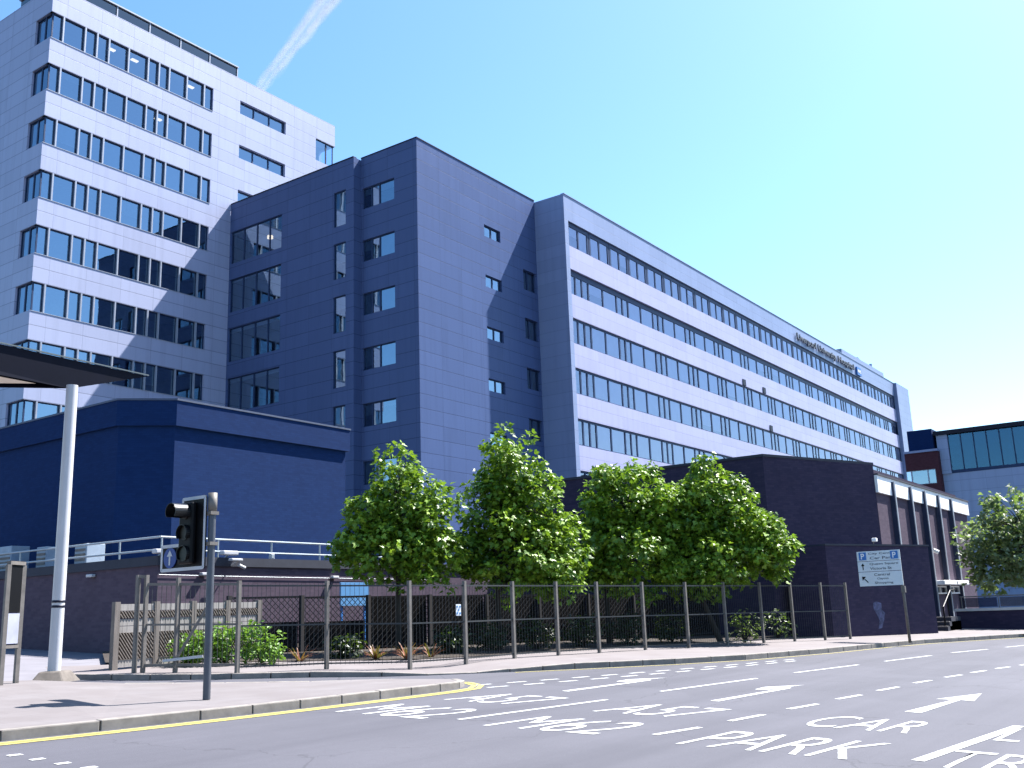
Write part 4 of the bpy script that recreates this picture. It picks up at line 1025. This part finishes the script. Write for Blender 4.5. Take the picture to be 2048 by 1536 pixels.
T4 = tree('young maple with a spreading crown and a leaning dark trunk, nearest the brick hall', (tD.x, tD.y, tD.z),
          lobes_from((tD.x, tD.y, tD.z), [(1410, 985, 62, 62), (1400, 1050, 55, 85), (1470, 1045, 68, 80), (1430, 1120, 105, 65), (1525, 1085, 60, 62), (1550, 1110, 45, 50), (1400, 1150, 70, 45)]), rng, lean=(-.35, .45))
bR = G(2020, 1268, .1); bR = V((46.5, 6.2, .4))
T5 = tree('loose grey green tree behind the glass balustrade at the right edge', (bR.x, bR.y, bR.z),
          lobes_from((bR.x, bR.y, bR.z), [(2020, 1020, 58, 45), (1978, 1065, 66, 32), (2066, 1060, 55, 50), (1962, 1110, 60, 26), (2045, 1115, 70, 36), (2000, 1155, 66, 26)]), rng, mat='leafright', size=.21, dens=.62, trunk_r=.1, per=9, clump=(.2, .4))

def shrub(label, px, py, w_, h_, mat, rng, per=34, size=.12, group=None):
    b = V(garden(px, py)); k = (b-EYEP).dot(FW)/F_PX; rw_, rh = w_*k/2, h_*k/2
    t = thing('shrub', label, 'shrub', b, group); m = MB(); cl = []
    for _ in range(44):
        a = rng.uniform(0, 6.28); rr = math.sqrt(rng.random())*.85; p = b+V((math.cos(a)*rr*rw_, math.sin(a)*rr*rw_, rh+rng.uniform(-1, 1)*rh*math.sqrt(1-rr*rr*.9)))
        cl.append((p, rng.uniform(.12, .22), rng.uniform(.2, 1)))
        if rng.random() < .5: m.tube(b, p, .012, .004, 5, False)
    m.build('stems', M['bark'], t); leaf_mesh('foliage', cl, rng, size, per, M[mat], t, lobed=False)
gs_ = 'bright green shrubs behind the fence'
shrub('small bright green shrub left of the signal pole', 380, 1330, 84, 58, 'leaf2', rng, group=gs_)
shrub('taller bright green shrub just right of the signal pole', 448, 1328, 82, 80, 'leaf2', rng, group=gs_)
shrub('bright green shrub right of the first fence post', 522, 1326, 86, 78, 'leaf2', rng, group=gs_)
gd = 'low plants in the bed by the brick hall'
shrub('yellow green plants between the leaning trunk and the fence end', 1490, 1284, 70, 60, 'leafdull', rng, 12, .14, gd)
shrub('pale leafed plant in the middle of the bed by the brick hall', 1556, 1276, 70, 55, 'leafdull', rng, 10, .14, gd)
shrub('sparse plant at the end of the bed nearest the brick porch', 1635, 1270, 60, 60, 'leafdull', rng, 8, .15, gd)

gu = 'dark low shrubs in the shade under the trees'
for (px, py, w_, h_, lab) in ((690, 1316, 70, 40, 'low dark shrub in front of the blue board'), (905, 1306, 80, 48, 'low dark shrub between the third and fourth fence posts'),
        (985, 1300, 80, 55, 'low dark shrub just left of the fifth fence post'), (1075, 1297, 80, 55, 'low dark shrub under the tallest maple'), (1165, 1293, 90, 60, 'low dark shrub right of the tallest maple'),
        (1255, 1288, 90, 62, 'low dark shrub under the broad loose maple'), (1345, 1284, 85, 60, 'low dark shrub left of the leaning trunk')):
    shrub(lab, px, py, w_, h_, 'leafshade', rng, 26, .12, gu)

def spiky(label, px, py, h_, rng, n=26):
    b = V(garden(px, py)); k = (b-EYEP).dot(FW)/F_PX; H_ = h_*k; t = thing('spiky_plant', label, 'plant', b, 'bronze spiky plants under the trees')
    vs, fs, tn = [], [], []
    for i in range(n):
        a = rng.uniform(0, 6.28); L = H_*rng.uniform(.7, 1.2); e = rng.uniform(.5, 1.35); o = V((math.cos(a), math.sin(a), 0)); s_ = V((-o.y, o.x, 0))*.028
        p = b+o*.05; bb = len(vs)
        for j in range(5):
            u = j/4; q = p+o*(L*math.cos(e)*u)+V((0, 0, L*math.sin(e)*u-.35*L*u*u)); wv = s_*(1-u*.9); vs += [q-wv, q+wv]
        for j in range(4): fs.append((bb+2*j, bb+2*j+1, bb+2*j+3, bb+2*j+2))
        tn += [rng.random()]*10
    me = bpy.data.meshes.new('leaves'); me.from_pydata([tuple(v) for v in vs], [], fs); me.materials.append(M['bronze'])
    at = me.attributes.new('tone', 'FLOAT', 'POINT'); at.data.foreach_set('value', tn); me.update(); o = bpy.data.objects.new('leaves', me); COL.objects.link(o); put(o, t)
spiky('small bronze spiky plant left of the second fence post', 600, 1322, 45, rng)
spiky('bronze spiky plant under the leftmost tree', 752, 1318, 48, rng, 30)
spiky('large rust red spiky plant at the third fence post', 815, 1318, 56, rng, 38)
spiky('thin bronze spiky plant right of the third fence post', 862, 1314, 42, rng, 18)

# ------------------------------------------------------------------ contrail
def contrail():
    t = NT('contrail_ice'); t.n.remove(t.b)
    lw = t.node('ShaderNodeLayerWeight'); lw.inputs['Blend'].default_value = .5
    f = t.math('POWER', t.math('SUBTRACT', 1.0, lw.outputs['Facing']), 2.2)
    em = t.node('ShaderNodeBsdfDiffuse'); em.inputs['Color'].default_value = (.5, .53, .56, 1)
    tl = t.node('ShaderNodeBsdfTranslucent'); tl.inputs['Color'].default_value = (.5, .53, .56, 1)
    ad = t.node('ShaderNodeMixShader'); t.link(em.outputs[0], ad.inputs[1]); t.link(tl.outputs[0], ad.inputs[2])
    tr_ = t.node('ShaderNodeBsdfTransparent'); mx = t.node('ShaderNodeMixShader')
    t.link(t.math('MULTIPLY', f, .07), mx.inputs[0]); t.link(tr_.outputs[0], mx.inputs[1]); t.link(ad.outputs[0], mx.inputs[2]); t.link(mx.outputs[0], t.out.inputs['Surface'])
    rg = random.Random(5); D = 3000.0
    a = EYEP+ray(512, 190)*D; b = EYEP+ray(700, -60)*D; ax = (b-a); L = ax.length; ax /= L; sd_ = ax.cross(FW).normalized()
    bm = bmesh.new()
    for i in range(64):
        u = i/63; wd = 14+16*u
        for side in (-1, 1):
            c = a+ax*(L*u+rg.uniform(-6, 6))+sd_*(side*wd*.55+rg.uniform(-4, 4))+FW*rg.uniform(-10, 10)
            r = wd*rg.uniform(.45, .9)
            bmesh.ops.create_icosphere(bm, subdivisions=3, radius=r, matrix=Matrix.Translation(c) @ ax.to_track_quat('X', 'Z').to_matrix().to_4x4() @ Matrix.Diagonal((2.6, 1, 1, 1)))
    me = bpy.data.meshes.new('contrail'); bm.to_mesh(me); bm.free(); me.materials.append(t.m); me.polygons.foreach_set('use_smooth', [True]*len(me.polygons))
    o = bpy.data.objects.new('contrail', me); COL.objects.link(o)
    tag(o, 'thin white vapour trail crossing the blue sky above the tower', 'contrail', kind='stuff')
contrail()

# ------------------------------------------------------------------ light, sky, camera
sund = V((6.4, -2.6, 10.07)).normalized()
EL = math.asin(sund.z)
sl = bpy.data.lights.new('sun', 'SUN'); sl.energy = 5.0; sl.angle = R(.53); sl.color = (1, .965, .93)
so = bpy.data.objects.new('sun', sl); COL.objects.link(so); so.rotation_euler = (-sund).to_track_quat('-Z', 'Y').to_euler(); so.location = (0, 0, 80)
wd = bpy.data.worlds.new('World'); S.world = wd; wd.use_nodes = True; nt = wd.node_tree
sk = nt.nodes.new('ShaderNodeTexSky'); sk.sky_type = 'NISHITA'; sk.sun_disc = False; sk.sun_elevation = EL; sk.sun_rotation = math.atan2(sund.x, sund.y)
sk.air_density = 1.0; sk.dust_density = .9; sk.ozone_density = 1.0
hs_ = nt.nodes.new('ShaderNodeHueSaturation'); hs_.inputs['Saturation'].default_value = 1.2; hs_.inputs['Value'].default_value = 1
bg = nt.nodes['Background']; bg.inputs['Strength'].default_value = .077
nt.links.new(sk.outputs[0], hs_.inputs['Color']); 
mu = nt.nodes.new('ShaderNodeMix'); mu.data_type = 'RGBA'; mu.blend_type = 'MULTIPLY'; mu.inputs[0].default_value = 1; mu.inputs[7].default_value = (.90, 1.03, 1.10, 1)
nt.links.new(hs_.outputs[0], mu.inputs[6]); nt.links.new(mu.outputs[2], bg.inputs['Color'])
cd = bpy.data.cameras.new('camera'); co = bpy.data.objects.new('camera', cd); COL.objects.link(co)
cd.sensor_fit = 'HORIZONTAL'; cd.sensor_width = 36; cd.lens = F_PX/2048*36; cd.clip_start = .1; cd.clip_end = 20000
mt = Matrix((RT, UP, -FW)).transposed().to_4x4(); mt.translation = EYEP; co.matrix_world = mt
S.camera = co
S.view_settings.view_transform = 'Standard'; S.view_settings.look = 'None'; S.view_settings.gamma = 1
S.view_settings.exposure = 1.9
S.cycles.transparent_max_bounces = 64
